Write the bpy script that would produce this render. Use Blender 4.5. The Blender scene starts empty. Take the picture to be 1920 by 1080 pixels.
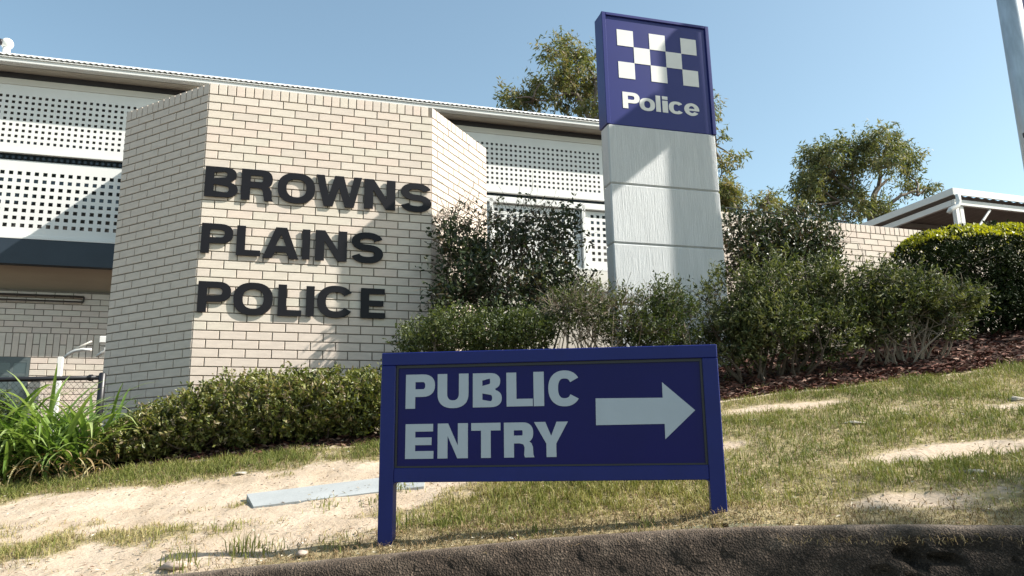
import bpy, math, random
import numpy as np
from mathutils import Matrix, Vector
rnd = random.Random(7)
NR = np.random.default_rng(11)
R = math.radians
scene = bpy.context.scene
COL = scene.collection

# ------------------------------------------------------------------ camera
FPX, PIT, ROL = 1494.2, .2205, -.0189          # measured from the photograph (1920 px wide)
cr, sr = math.cos(ROL), math.sin(ROL)
r0 = Vector((1, 0, 0)); up0 = Vector((0, -math.sin(PIT), math.cos(PIT))); fwd = Vector((0, math.cos(PIT), math.sin(PIT)))
right = cr*r0 + sr*up0
up = -sr*r0 + cr*up0
cam = bpy.data.cameras.new('camera'); camo = bpy.data.objects.new('camera', cam); COL.objects.link(camo)
camo.matrix_world = Matrix(((right.x, up.x, -fwd.x, 0), (right.y, up.y, -fwd.y, 0), (right.z, up.z, -fwd.z, 0), (0, 0, 0, 1)))
cam.sensor_width = 36; cam.lens = FPX/1920*36; cam.clip_start = .05; cam.clip_end = 2000
scene.camera = camo

# ------------------------------------------------------------------ light
SUN_AZ, SUN_EL = -5.75, 41.4                   # azimuth from +X towards +Y
world = bpy.data.worlds.new('World'); scene.world = world; world.use_nodes = True
wn = world.node_tree; wn.nodes.clear()
sky = wn.nodes.new('ShaderNodeTexSky'); sky.sky_type = 'NISHITA'; sky.sun_disc = False
sky.sun_elevation = R(SUN_EL); sky.sun_rotation = R(90-SUN_AZ)
sky.air_density = 1.0; sky.dust_density = 1.2; sky.ozone_density = .35; sky.altitude = 40
bg = wn.nodes.new('ShaderNodeBackground'); bg.inputs[1].default_value = .106
wo = wn.nodes.new('ShaderNodeOutputWorld')
tnt = wn.nodes.new('ShaderNodeMix'); tnt.data_type = 'RGBA'; tnt.blend_type = 'MULTIPLY'; tnt.inputs[0].default_value = 1; tnt.inputs[7].default_value = (.985, 1.03, .89, 1)
wn.links.new(sky.outputs[0], tnt.inputs[6]); wn.links.new(tnt.outputs[2], bg.inputs[0]); wn.links.new(bg.outputs[0], wo.inputs[0])
sl = bpy.data.lights.new('sun', 'SUN'); sl.energy = 4.5; sl.angle = R(.53); sl.color = (1, .955, .88)
so = bpy.data.objects.new('sun', sl); COL.objects.link(so)
sd = Vector((math.cos(R(SUN_AZ))*math.cos(R(SUN_EL)), math.sin(R(SUN_AZ))*math.cos(R(SUN_EL)), math.sin(R(SUN_EL))))
so.rotation_euler = sd.to_track_quat('Z', 'Y').to_euler(); so.location = sd*40
scene.view_settings.view_transform = 'Standard'; scene.view_settings.look = 'None'
scene.view_settings.exposure = 1.2; scene.view_settings.gamma = 1; scene.view_settings.use_curve_mapping = False

# ------------------------------------------------------------------ measuring helpers (photograph -> metres)
def ray(px, py):
    u0, v0 = px-960, py-540
    u = cr*u0+sr*v0; v = -sr*u0+cr*v0
    d = (u/FPX, 1., -v/FPX); cp, sp = math.cos(PIT), math.sin(PIT)
    return np.array([d[0], d[1]*cp-d[2]*sp, d[1]*sp+d[2]*cp])
def at(px, py, Y):
    r = ray(px, py); return r*Y/r[1]
def on_plane(px, py, p0, yaw):
    r = ray(px, py); n = np.array([math.sin(yaw), -math.cos(yaw), 0]); return r*(np.dot(n, p0)/np.dot(n, r))
WX, WY, WZ, WA = -3.011, 7.3838, 3.7178, .2941   # left front corner of the lettered wall, underside of coping, yaw
BL, BR = -.80, .84
P0 = np.array([WX, WY, 0]); EU = np.array([math.cos(WA), math.sin(WA), 0]); EN = np.array([-math.sin(WA), math.cos(WA), 0])
def wuz(px, py, o=0):
    X = on_plane(px, py, P0+EN*o, WA); d = X-P0; return float(d@EU), float(X[2])

# ------------------------------------------------------------------ object helpers
def tag(o, label=None, cat=None, group=None, kind=None):
    if label: o['label'] = label
    if cat: o['category'] = cat
    if group: o['group'] = group
    if kind: o['kind'] = kind
    return o
def thing(name, label, cat, loc=(0, 0, 0), rz=0, group=None, ry=0):
    o = bpy.data.objects.new(name, None); COL.objects.link(o); o.empty_display_size = .1
    o.location = tuple(float(v) for v in loc); o.rotation_euler = (0, ry, rz)
    return tag(o, label, cat, group)
def link(name, me, parent=None, loc=(0, 0, 0), rz=0):
    o = bpy.data.objects.new(name, me); COL.objects.link(o)
    o.location = tuple(float(v) for v in loc); o.rotation_euler = (0, 0, rz)
    if parent is not None: o.parent = parent
    return o
class MB:
    """collects shapes, builds ONE mesh"""
    def __init__(s): s.v = []; s.f = []
    def add(s, vs, fs):
        n = len(s.v); s.v += [tuple(map(float, v)) for v in vs]; s.f += [tuple(i+n for i in f) for f in fs]; return s
    def box(s, x0, x1, y0, y1, z0, z1, b=0):
        if b <= 0:
            vs = [(x, y, z) for z in (z0, z1) for y in (y0, y1) for x in (x0, x1)]
            return s.add(vs, [(0, 2, 3, 1), (4, 5, 7, 6), (0, 1, 5, 4), (2, 6, 7, 3), (0, 4, 6, 2), (1, 3, 7, 5)])
        # chamfered box
        vs = []; idx = {}
        for ax in range(3):
            for i in range(8):
                sx, sy, sz = i & 1, (i >> 1) & 1, (i >> 2) & 1
                p = [x1 if sx else x0, y1 if sy else y0, z1 if sz else z0]; sg = [1 if q else -1 for q in (sx, sy, sz)]
                for k in range(3):
                    if k != ax: p[k] -= sg[k]*b
                idx[(ax, i)] = len(vs); vs.append(p)
        fs = []
        def quad(ax, side):
            a, c = [k for k in range(3) if k != ax]; out = []
            for (q, w) in ((0, 0), (1, 0), (1, 1), (0, 1)):
                i = (side << ax) | (q << a) | (w << c); out.append(idx[(ax, i)])
            return out
        for ax in range(3):
            for side in (0, 1):
                q = quad(ax, side); 
                flip = (side == 0) ^ (ax == 1)
                fs.append(tuple(q[::-1]) if flip else tuple(q))
        for ax in range(3):      # edges parallel to ax
            a, c = [k for k in range(3) if k != ax]
            for q in (0, 1):
                for w in (0, 1):
                    i0 = (q << a) | (w << c); i1 = i0 | (1 << ax)
                    fs.append((idx[(a, i0)], idx[(a, i1)], idx[(c, i1)], idx[(c, i0)]))
        for i in range(8): fs.append((idx[(0, i)], idx[(1, i)], idx[(2, i)]))
        return s.add(vs, fs)
    def tube(s, pts, rad, n=6, cap=True):
        pts = [Vector(tuple(map(float, p))) for p in pts]; m = len(pts)
        if not hasattr(rad, '__len__'): rad = [rad]*m
        vs = []; prev = None
        for i, p in enumerate(pts):
            t = (pts[min(i+1, m-1)]-pts[max(i-1, 0)])
            if t.length < 1e-9: t = Vector((0, 0, 1))
            t.normalize()
            if prev is None: a = t.orthogonal().normalized()
            else:
                a = prev-t*prev.dot(t); a = a.normalized() if a.length > 1e-6 else t.orthogonal().normalized()
            prev = a; b = t.cross(a)
            for k in range(n):
                th = 2*math.pi*k/n; vs.append(p+(a*math.cos(th)+b*math.sin(th))*rad[i])
        fs = [(i*n+k, i*n+(k+1) % n, (i+1)*n+(k+1) % n, (i+1)*n+k) for i in range(m-1) for k in range(n)]
        if cap: fs += [tuple(range(n))[::-1], tuple(range((m-1)*n, m*n))]
        return s.add(vs, fs)
    def prism(s, poly, z0, z1):
        n = len(poly); vs = [(x, y, z0) for x, y in poly]+[(x, y, z1) for x, y in poly]
        return s.add(vs, [tuple(range(n))[::-1], tuple(range(n, 2*n))]+[(i, (i+1) % n, n+(i+1) % n, n+i) for i in range(n)])
    def mesh(s, name, mat, smooth=False):
        me = bpy.data.meshes.new(name); me.from_pydata(s.v, [], s.f); me.update()
        if mat: me.materials.append(mat)
        if smooth: me.polygons.foreach_set('use_smooth', [True]*len(me.polygons))
        return me
    def build(s, name, mat, parent=None, loc=(0, 0, 0), rz=0, smooth=False):
        return link(name, s.mesh(name, mat, smooth), parent, loc, rz)
def fast_mesh(name, V, F, mat, attr=None, smooth=False):
    """V (n,3) float, F (m,k) int of equal size polygons, attr: per-vertex float stored as 'lc'"""
    me = bpy.data.meshes.new(name); V = np.asarray(V, np.float32); F = np.asarray(F, np.int32); m, k = F.shape
    me.vertices.add(len(V)); me.vertices.foreach_set('co', V.ravel())
    me.loops.add(m*k); me.loops.foreach_set('vertex_index', F.ravel())
    me.polygons.add(m); me.polygons.foreach_set('loop_start', np.arange(0, m*k, k, dtype=np.int32))
    try: me.polygons.foreach_set('loop_total', np.full(m, k, np.int32))
    except Exception: pass
    me.polygons.foreach_set('use_smooth', np.full(m, bool(smooth)))
    me.update(calc_edges=True)
    if attr is not None:
        a = me.attributes.new('lc', 'FLOAT', 'POINT'); a.data.foreach_set('value', np.asarray(attr, np.float32))
    me.materials.append(mat); return me

# ------------------------------------------------------------------ materials
def newmat(name):
    m = bpy.data.materials.new(name); m.use_nodes = True; nt = m.node_tree; b = nt.nodes['Principled BSDF']; return m, nt, b
def ramp(nt, fac, stops):
    r = nt.nodes.new('ShaderNodeValToRGB'); e = r.color_ramp.elements
    while len(e) < len(stops): e.new(.5)
    for i, (p, c) in enumerate(stops): e[i].position = p; e[i].color = (*c, 1)
    nt.links.new(fac, r.inputs[0]); return r.outputs[0]
def noise(nt, scale, detail=4, rough=.55, vec=None, stretch=None):
    n = nt.nodes.new('ShaderNodeTexNoise'); n.inputs['Scale'].default_value = scale; n.inputs['Detail'].default_value = detail; n.inputs['Roughness'].default_value = rough
    tc = nt.nodes.new('ShaderNodeTexCoord'); src = tc.outputs['Object'] if vec is None else vec
    if stretch:
        mp = nt.nodes.new('ShaderNodeMapping'); mp.inputs['Scale'].default_value = stretch; nt.links.new(src, mp.inputs[0]); src = mp.outputs[0]
    nt.links.new(src, n.inputs['Vector']); return n.outputs['Fac']
def mixc(nt, fac, a, b, mode='MIX'):
    m = nt.nodes.new('ShaderNodeMix'); m.data_type = 'RGBA'; m.blend_type = mode
    for s, v in ((0, fac), (6, a), (7, b)):
        if hasattr(v, 'links'): nt.links.new(v, m.inputs[s])
        else: m.inputs[s].default_value = v if s == 0 else (*v, 1)
    return m.outputs[2]
def math_(nt, op, a, b=0., clamp=False):
    m = nt.nodes.new('ShaderNodeMath'); m.operation = op; m.use_clamp = clamp
    for i, v in enumerate((a, b)):
        if hasattr(v, 'links'): nt.links.new(v, m.inputs[i])
        else: m.inputs[i].default_value = v
    return m.outputs[0]
def bump(nt, b, h, strength=.3, dist=.01):
    n = nt.nodes.new('ShaderNodeBump'); n.inputs['Strength'].default_value = strength; n.inputs['Distance'].default_value = dist
    nt.links.new(h, n.inputs['Height']); nt.links.new(n.outputs[0], b.inputs['Normal'])
def mat(name, c, rough=.6, var=.12, vs=3., bs=0, bstr=.2, spec=.4, metal=0, rand=0, stretch=None, dirt=None):
    m, nt, b = newmat(name)
    c2 = tuple(v*(1-var) for v in c); c1 = tuple(min(1, v*(1+var*.6)) for v in c)
    col = ramp(nt, noise(nt, vs, 5, .6, stretch=stretch), [(.3, c2), (.7, c1)])
    if dirt:
        f = ramp(nt, noise(nt, dirt[1], 6, .65), [(dirt[2], (0, 0, 0)), (dirt[2]+.12, (1, 1, 1))])
        col = mixc(nt, math_(nt, 'MULTIPLY', f, .75), col, dirt[0])
    if rand:
        oi = nt.nodes.new('ShaderNodeObjectInfo')
        k = ramp(nt, oi.outputs['Random'], [(0, (1-rand, 1-rand, 1-rand)), (.3, (1, 1-rand*.5, 1-rand*.6)), (.6, (1-rand*.6, 1-rand*.35, 1-rand*.6)), (1, (1, 1, 1))])
        col = mixc(nt, 1., col, k, 'MULTIPLY')
    nt.links.new(col, b.inputs['Base Color']); b.inputs['Roughness'].default_value = rough; b.inputs['Metallic'].default_value = metal
    b.inputs['Specular IOR Level'].default_value = spec
    if bs: bump(nt, b, noise(nt, bs, 4, .6, stretch=stretch), bstr)
    return m
def leafmat(name, cols, rough=.42, trans=.3, spec=.5, tcol=None):
    m, nt, b = newmat(name)
    a = nt.nodes.new('ShaderNodeAttribute'); a.attribute_name = 'lc'
    n = len(cols); col = ramp(nt, a.outputs['Fac'], [(i/(n-1), c) for i, c in enumerate(cols)])
    nt.links.new(col, b.inputs['Base Color']); b.inputs['Roughness'].default_value = rough; b.inputs['Specular IOR Level'].default_value = spec
    tr = nt.nodes.new('ShaderNodeBsdfTranslucent'); nt.links.new(mixc(nt, 1., col, tcol or (1.5, 1.6, .6), 'MULTIPLY'), tr.inputs[0])
    mx = nt.nodes.new('ShaderNodeMixShader'); mx.inputs[0].default_value = trans
    out = nt.nodes['Material Output']; nt.links.new(b.outputs[0], mx.inputs[1]); nt.links.new(tr.outputs[0], mx.inputs[2]); nt.links.new(mx.outputs[0], out.inputs[0])
    return m
M = {}
M['brick'] = mat('cream_brick', (.63, .55, .47), .75, .10, 7, 60, .12, .3, rand=.10, stretch=(1, 1, 4))
M['mortar'] = mat('grey_mortar', (.19, .165, .135), .95, .2, 20, 90, .3, .1)
M['white'] = mat('white_paint', (.70, .69, .655), .45, .05, 2, spec=.4)
M['offwhite'] = mat('aged_white_paint', (.60, .57, .51), .5, .07, 1.5, spec=.4)
M['roof'] = mat('zincalume_roof', (.80, .80, .79), .35, .06, .8, spec=.5)
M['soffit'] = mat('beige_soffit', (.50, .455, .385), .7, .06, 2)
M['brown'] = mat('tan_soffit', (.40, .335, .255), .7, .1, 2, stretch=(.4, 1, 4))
M['dark'] = mat('dark_band', (.035, .033, .038), .5, .2, 3)
M['beam'] = mat('blue_grey_beam', (.022, .032, .045), .45, .15, 3)
M['inner'] = mat('interior_grey', (.10, .095, .09), .8, .1, 1)
M['darkbrown'] = mat('dark_brown_pipe', (.03, .02, .015), .5, .2, 4)
M['letter'] = mat('black_letter_plate', (.007, .006, .008), .45, .2, 5, spec=.22)
M['blackpaint'] = mat('black_paint', (.012, .011, .013), .4, .1, 5, spec=.5)
M['signblue'] = mat('sign_blue_frame', (.007, .013, .115), .42, .12, 6, spec=.28, dirt=((.07, .07, .12), 30, .74))
M['panelblue'] = mat('sign_navy_panel', (.0035, .003, .078), .3, .15, 1.2, spec=.2)
M['headblue'] = mat('header_violet_blue', (.012, .016, .125), .33, .1, 1.2, spec=.35)
M['signwhite'] = mat('reflective_white', (.37, .405, .435), .4, .04, 8, spec=.5)
M['headwhite'] = mat('header_white', (.62, .61, .58), .4, .04, 8, spec=.5)
M['glass'] = mat('window_glass', (.05, .065, .07), .08, .2, 2, spec=.8)
M['window'] = mat('window_frame_grey', (.10, .12, .12), .4, .1, 3)
M['gal'] = mat('galvanised_steel', (.42, .46, .49), .38, .22, 14, spec=.6, metal=.55, stretch=(1, 1, .25))
M['steelwhite'] = mat('painted_steel', (.66, .65, .62), .45, .06, 3)
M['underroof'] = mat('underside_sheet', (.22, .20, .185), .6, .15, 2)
M['bark'] = mat('brown_bark', (.11, .085, .065), .85, .3, 14, 40, .4, .2)
M['ebark'] = mat('eucalypt_bark', (.20, .165, .135), .85, .35, 5, 20, .4, .2)
M['twig'] = mat('dry_twig', (.26, .21, .16), .85, .25, 30, spec=.2)
M['palestone'] = mat('pale_stone', (.40, .36, .30), .9, .2, 14, 30, .4, .2)
M['rock'] = mat('pink_stone', (.42, .33, .27), .9, .2, 14, 30, .5, .2)
M['slab'] = mat('pale_blue_concrete', (.33, .345, .345), .8, .14, 4, 60, .15, .2)
# column render with vertical brush marks
def column_mat():
    m, nt, b = newmat('brushed_render')
    col = ramp(nt, noise(nt, 3, 6, .7, stretch=(5, 5, .6)), [(.3, (.43, .44, .44)), (.7, (.52, .53, .53))])
    nt.links.new(col, b.inputs['Base Color']); b.inputs['Roughness'].default_value = .6
    bump(nt, b, noise(nt, 9, 8, .8, stretch=(9, 9, .5)), .55, .02); return m
M['column'] = column_mat()
def asphalt():
    m, nt, b = newmat('asphalt')
    col = ramp(nt, noise(nt, 60, 4, .6), [(.35, (.09, .086, .08)), (.7, (.19, .18, .165))]); nt.links.new(col, b.inputs['Base Color'])
    b.inputs['Roughness'].default_value = .9; bump(nt, b, noise(nt, 140, 3), .5, .01); return m
M['asphalt'] = asphalt()
def kerbm():
    m, nt, b = newmat('weathered_kerb_concrete')
    agg = nt.nodes.new('ShaderNodeTexVoronoi'); agg.inputs['Scale'].default_value = 130
    tc = nt.nodes.new('ShaderNodeTexCoord'); nt.links.new(tc.outputs['Object'], agg.inputs['Vector'])
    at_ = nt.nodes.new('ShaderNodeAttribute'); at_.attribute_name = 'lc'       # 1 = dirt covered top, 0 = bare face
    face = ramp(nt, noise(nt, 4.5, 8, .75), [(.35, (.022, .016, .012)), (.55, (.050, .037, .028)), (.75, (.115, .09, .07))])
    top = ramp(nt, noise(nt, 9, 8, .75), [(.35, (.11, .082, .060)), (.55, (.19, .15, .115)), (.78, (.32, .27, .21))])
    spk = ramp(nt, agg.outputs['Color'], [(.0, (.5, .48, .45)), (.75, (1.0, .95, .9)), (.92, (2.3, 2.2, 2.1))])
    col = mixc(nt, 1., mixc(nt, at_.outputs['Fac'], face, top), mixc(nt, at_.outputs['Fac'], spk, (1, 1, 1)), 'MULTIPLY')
    nt.links.new(col, b.inputs['Base Color']); b.inputs['Roughness'].default_value = .9; b.inputs['Specular IOR Level'].default_value = .25
    bump(nt, b, math_(nt, 'ADD', agg.outputs['Distance'], noise(nt, 40, 5, .7)), .7, .01); return m
M['kerb'] = kerbm()
def groundm():
    m, nt, b = newmat('sandy_ground')
    a = nt.nodes.new('ShaderNodeAttribute'); a.attribute_name = 'lc'          # 0 sand, .5 thatch under grass, 1 mulch soil
    n1 = noise(nt, 3.2, 6, .65); n2 = noise(nt, 28, 5, .7)
    sand = ramp(nt, n1, [(.3, (.36, .28, .20)), (.5, (.44, .35, .262)), (.72, (.51, .42, .325))])
    sand = mixc(nt, ramp(nt, n2, [(.55, (0, 0, 0)), (.75, (.6, .6, .6))]), sand, (.27, .19, .125))
    th = ramp(nt, n2, [(.3, (.11, .095, .045)), (.5, (.26, .21, .115)), (.7, (.42, .34, .20))])
    so_ = ramp(nt, n2, [(.3, (.018, .012, .010)), (.7, (.075, .042, .032))])
    f1 = ramp(nt, math_(nt, 'ADD', a.outputs['Fac'], math_(nt, 'MULTIPLY', math_(nt, 'SUBTRACT', noise(nt, 14, 7, .75), .5), .75)), [(.15, (0, 0, 0)), (.30, (1, 1, 1))]); f2 = ramp(nt, a.outputs['Fac'], [(.62, (0, 0, 0)), (.85, (1, 1, 1))])
    col = mixc(nt, f2, mixc(nt, f1, sand, th), so_)
    nt.links.new(col, b.inputs['Base Color']); b.inputs['Roughness'].default_value = .95; b.inputs['Specular IOR Level'].default_value = .15
    bump(nt, b, math_(nt, 'ADD', math_(nt, 'MULTIPLY', n1, 1.4), n2), .45, .03); return m
M['ground'] = groundm()
M['grass'] = leafmat('dry_green_grass', [(.10, .125, .025), (.19, .20, .05), (.32, .285, .105), (.43, .35, .18)], .55, .25, .3, (1.1, 1.2, .7))
M['straw'] = leafmat('dead_straw', [(.10, .065, .035), (.22, .155, .085), (.36, .27, .155)], .8, .1, .15)
M['mulch'] = leafmat('red_brown_mulch', [(.03, .014, .011), (.09, .035, .026), (.17, .075, .055), (.33, .22, .17)], .85, .0, .2)
M['litter'] = leafmat('dead_leaves', [(.10, .05, .03), (.20, .12, .07), (.38, .30, .20), (.6, .55, .45)], .8, .05, .2)
M['hedge'] = leafmat('olive_hedge_leaves', [(.04, .05, .014), (.085, .10, .022), (.14, .155, .035), (.21, .205, .06), (.22, .165, .11)], .42, .25, .4)
M['photinia'] = leafmat('dark_photinia_leaves', [(.014, .023, .010), (.027, .042, .015), (.052, .068, .024), (.090, .052, .034)], .38, .15, .5)
M['grevillea'] = leafmat('grey_green_leaves', [(.018, .026, .011), (.044, .058, .020), (.090, .105, .036), (.18, .18, .09)], .55, .2, .2)
M['lowbush'] = leafmat('green_shrub_leaves', [(.018, .028, .010), (.036, .052, .016), (.070, .088, .026), (.15, .165, .06)], .45, .22, .3)
M['boxdark'] = leafmat('dark_clipped_leaves', [(.012, .019, .007), (.022, .034, .010), (.038, .052, .014)], .6, .06, .15)
M['tips'] = leafmat('yellow_green_tips', [(.16, .18, .012), (.30, .30, .02), (.42, .40, .035)], .45, .4, .4, (1.4, 1.4, .4))
M['euc'] = leafmat('eucalypt_leaves', [(.055, .072, .026), (.12, .135, .045), (.20, .19, .075), (.25, .19, .105)], .5, .25, .25)
M['euc2'] = leafmat('blue_green_eucalypt_leaves', [(.045, .064, .036), (.095, .115, .055), (.18, .18, .075), (.25, .215, .12)], .5, .25, .25)
M['strap'] = leafmat('strap_leaves', [(.045, .085, .016), (.105, .175, .034), (.21, .29, .08), (.40, .45, .20)], .34, .34, .5, (1.1, 1.2, .6))
M['strapdry'] = leafmat('dry_strap_leaves', [(.10, .06, .03), (.27, .19, .10), (.42, .38, .20)], .6, .2, .3)

# ------------------------------------------------------------------ ground shape
def kerb_y(x):
    x = np.asarray(x, float)
    xr = np.clip(x, 0, 3.2)
    y = 3.50-.05*xr-.095*xr**2 - np.clip(x-3.2, 0, None)*.66
    return np.where(x < 0, 3.50-.035*x, y)
def g(x, y):
    x = np.asarray(x, float); y = np.asarray(y, float)
    xe = np.clip(x, -9, 14); ye = np.minimum(y, 8.2)+np.clip(y-8.2, 0, 60)*.06
    z = -.324+.086*(xe+.58)+.245*(ye-3.64)
    # the ground levels out on the far left, under the building
    k = np.clip((y-6.8)/1.0, 0, 1)*np.clip((-x-2.2)/1.0, 0, 1)
    return z*(1-k)+np.minimum(z, .34)*k
def vnoise(x, y, s, seed=0):
    """cheap value noise, vectorised"""
    x = np.asarray(x)*s+seed*17.3; y = np.asarray(y)*s+seed*9.1; xi = np.floor(x).astype(int); yi = np.floor(y).astype(int); fx = x-xi; fy = y-yi
    fx = fx*fx*(3-2*fx); fy = fy*fy*(3-2*fy)
    def h(a, b): 
        v = np.sin(a*127.1+b*311.7+seed*74.7)*43758.5453; return v-np.floor(v)
    return (h(xi, yi)*(1-fx)+h(xi+1, yi)*fx)*(1-fy)+(h(xi, yi+1)*(1-fx)+h(xi+1, yi+1)*fx)*fy
def fbm(x, y, s, seed=0): return (vnoise(x, y, s, seed)+.5*vnoise(x, y, s*2.1, seed+1)+.25*vnoise(x, y, s*4.3, seed+2))/1.75
def bed_edge(x):          # front edge of the planting bed
    x = np.asarray(x, float)
    return np.interp(x, [-9, -3.6, -2.9, -1.0, 1.2, 1.6, 4.0, 8], [5.75, 5.80, 5.85, 5.84, 5.98, 6.10, 6.22, 6.3])+.03*np.sin(x*7)
def mound(x, y): return .032*np.exp(-(((x-.90)/.22)**2+((y-3.47)/.14)**2))+.012*np.exp(-(((x+.57)/.16)**2+((y-3.66)/.10)**2))
def grass_density(x, y):
    x = np.asarray(x, float); y = np.asarray(y, float)
    n = fbm(x, y, 2.3, 3); n2 = fbm(x, y, 6.5, 5)
    d = .80+.9*(n-.5)+.6*(n2-.5)
    lx = np.clip((.35-x)/1.2, 0, 1)                       # the left half is mostly bare sand
    up_ = np.clip((y-(5.25+.02*x))/.22, 0, 1)
    d = d-lx*(1-up_)*.66+.05*lx*up_
    def blob(cx, cy, rx, ry, k, a=0):
        dx = x-cx; dy = y-cy; u = dx*math.cos(a)+dy*math.sin(a); v = -dx*math.sin(a)+dy*math.cos(a)
        return k*np.exp(-((u/rx)**2+(v/ry)**2)**1.5)
    d -= blob(2.25, 4.12, .42, .16, 1.1)+blob(1.62, 3.47, .26, .10, .9)+blob(1.85, 5.62, .42, .12, .9)+blob(3.3, 4.9, .5, .12, .7)+blob(1.15, 4.75, .28, .10, .5)
    d -= blob(-.2, 4.55, .5, .16, .5)+blob(-2.3, 4.85, 1.1, .20, .6)+blob(-1.1, 4.25, .7, .14, .35)
    d += blob(-.75, 3.80, .7, .10, .35)+blob(-.2, 4.05, .5, .25, .3)+blob(-2.15, 4.15, .8, .16, .42)+blob(-1.25, 4.55, .5, .07, .5)+blob(.4, 4.4, .6, .4, .25)
    slabm = (y > 4.43+.03*(x+1.4)) & (y < 4.73+.03*(x+1.5)) & (x > -1.50) & (x < -.5)
    d = np.where(slabm, -1., d)
    return np.clip(d, 0, 1)*np.clip((bed_edge(x)-y)/.1, 0, 1)
def axis(lo, hi, step, far_lo, far_hi):
    a = list(np.arange(lo, hi+1e-6, step)); s = step; v = lo; L = []
    while v > far_lo: s *= 1.22; v -= s; L.append(v)
    s = step; v = hi; H = []
    while v < far_hi: s *= 1.22; v += s; H.append(v)
    return np.array(L[::-1]+a+H)
xs = axis(-4.6, 5.4, .035, -400, 400); ts = axis(0, 3.2, .03, -.001, 600); ts = ts[ts >= -1e-6]
XX, TT = np.meshgrid(xs, ts); YY = kerb_y(np.clip(XX, -30, 6))+TT
bedm = np.clip((YY-bed_edge(XX))/.05, 0, 1)
dens = grass_density(XX, YY)
near = np.clip(1-(np.abs(XX)-6)/6, 0, 1)
ZZ = g(XX, YY)+near*((fbm(XX, YY, 1.6, 8)-.5)*.05+(fbm(XX, YY, 9, 9)-.5)*.018+(fbm(XX, YY, 30, 4)-.5)*.007+.012*np.clip(dens, 0, .6)+bedm*(fbm(XX, YY, 12, 2)-.5)*.05)*np.clip(TT/.1, 0, 1)+mound(XX, YY)
rimfade = np.clip((TT-.0)/.25, 0, 1)
LC = np.where(bedm > .5, 1.0, np.clip(dens*.62, 0, .5)); LC = np.maximum(LC, np.clip(1.25-TT/.30, 0, 1)*.46*np.clip((XX+1.6)/.8, 0, 1))
LC = np.maximum(LC, np.where((YY > 14) | (np.abs(XX) > 12), .45, 0))
def gridmesh(name, X, Y, Z, mt, lc=None, smooth=True):
    h, w = X.shape; idx = np.arange(h*w).reshape(h, w)
    F = np.stack([idx[:-1, :-1], idx[:-1, 1:], idx[1:, 1:], idx[1:, :-1]], -1).reshape(-1, 4)
    return fast_mesh(name, np.stack([X, Y, Z], -1).reshape(-1, 3), F, mt, None if lc is None else lc.ravel(), smooth)
tag(link('ground', gridmesh('ground', XX, YY, ZZ, M['ground'], LC)), kind='structure')
def ground_z(x, y): return float(g(x, y)+(fbm(x, y, 1.6, 8)-.5)*.05*max(0, min(1, 1-(abs(x)-6)/6)))
# kerb: rounded nose profile swept along the curve
kx = np.concatenate([np.arange(-4.5, 6, .022), [8, 14, 30]]); kx = np.concatenate([[-30, -12, -6], kx])
prof = [(0.0, -.10), (0, .004), (-.05, .008), (-.105, .004), (-.135, -.008), (-.155, -.03), (-.165, -.06)]+[(-.168-.01*i, -.06-.022*i) for i in range(1, 9)]
KX, KI = np.meshgrid(kx, np.arange(len(prof))); pt = np.array([p[0] for p in prof]); pz = np.array([p[1] for p in prof])
KT = pt[KI]; KZ = pz[KI]
rough_ = (fbm(KX, KZ*3+KT, 7, 21)-.5)*.018+(fbm(KX, (KZ+KT)*2, 38, 22)-.5)*.012
face = np.clip((-KT-.10)/.06, 0, 1)
cav = np.clip((fbm(KX*1.2, (KZ+KT)*4.5, 7.5, 27)-.62)/.06, 0, 1)*face*np.clip((-KZ-.05)/.03, 0, 1)*np.clip((KX-1.25)/.2, 0, 1)
KYv = kerb_y(KX)+KT-rough_*face*1.4+cav*.09; KZv = g(KX, kerb_y(KX))+KZ+rough_*(.25+face*.5)
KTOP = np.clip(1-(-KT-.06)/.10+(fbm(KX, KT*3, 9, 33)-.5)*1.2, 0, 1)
tag(link('kerb', gridmesh('kerb', KX, KYv, KZv, M['kerb'], KTOP)), kind='structure')
rx = axis(-4.6, 6, .25, -400, 400); rt = -np.array([.20, .3, .5, .8, 1.4, 2.2, 3.4, 5, 8, 14, 30, 80, 300])
RX, RT = np.meshgrid(rx, rt); RY = kerb_y(np.clip(RX, -30, 8))+RT; RZ = g(RX, kerb_y(np.clip(RX, -30, 8)))-.215+RT*.012*(RT > -8)
RZ = RZ[:, :]; me = gridmesh('road', RX[::-1], RY[::-1], RZ[::-1], M['asphalt']); tag(link('road', me), kind='structure')

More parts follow.
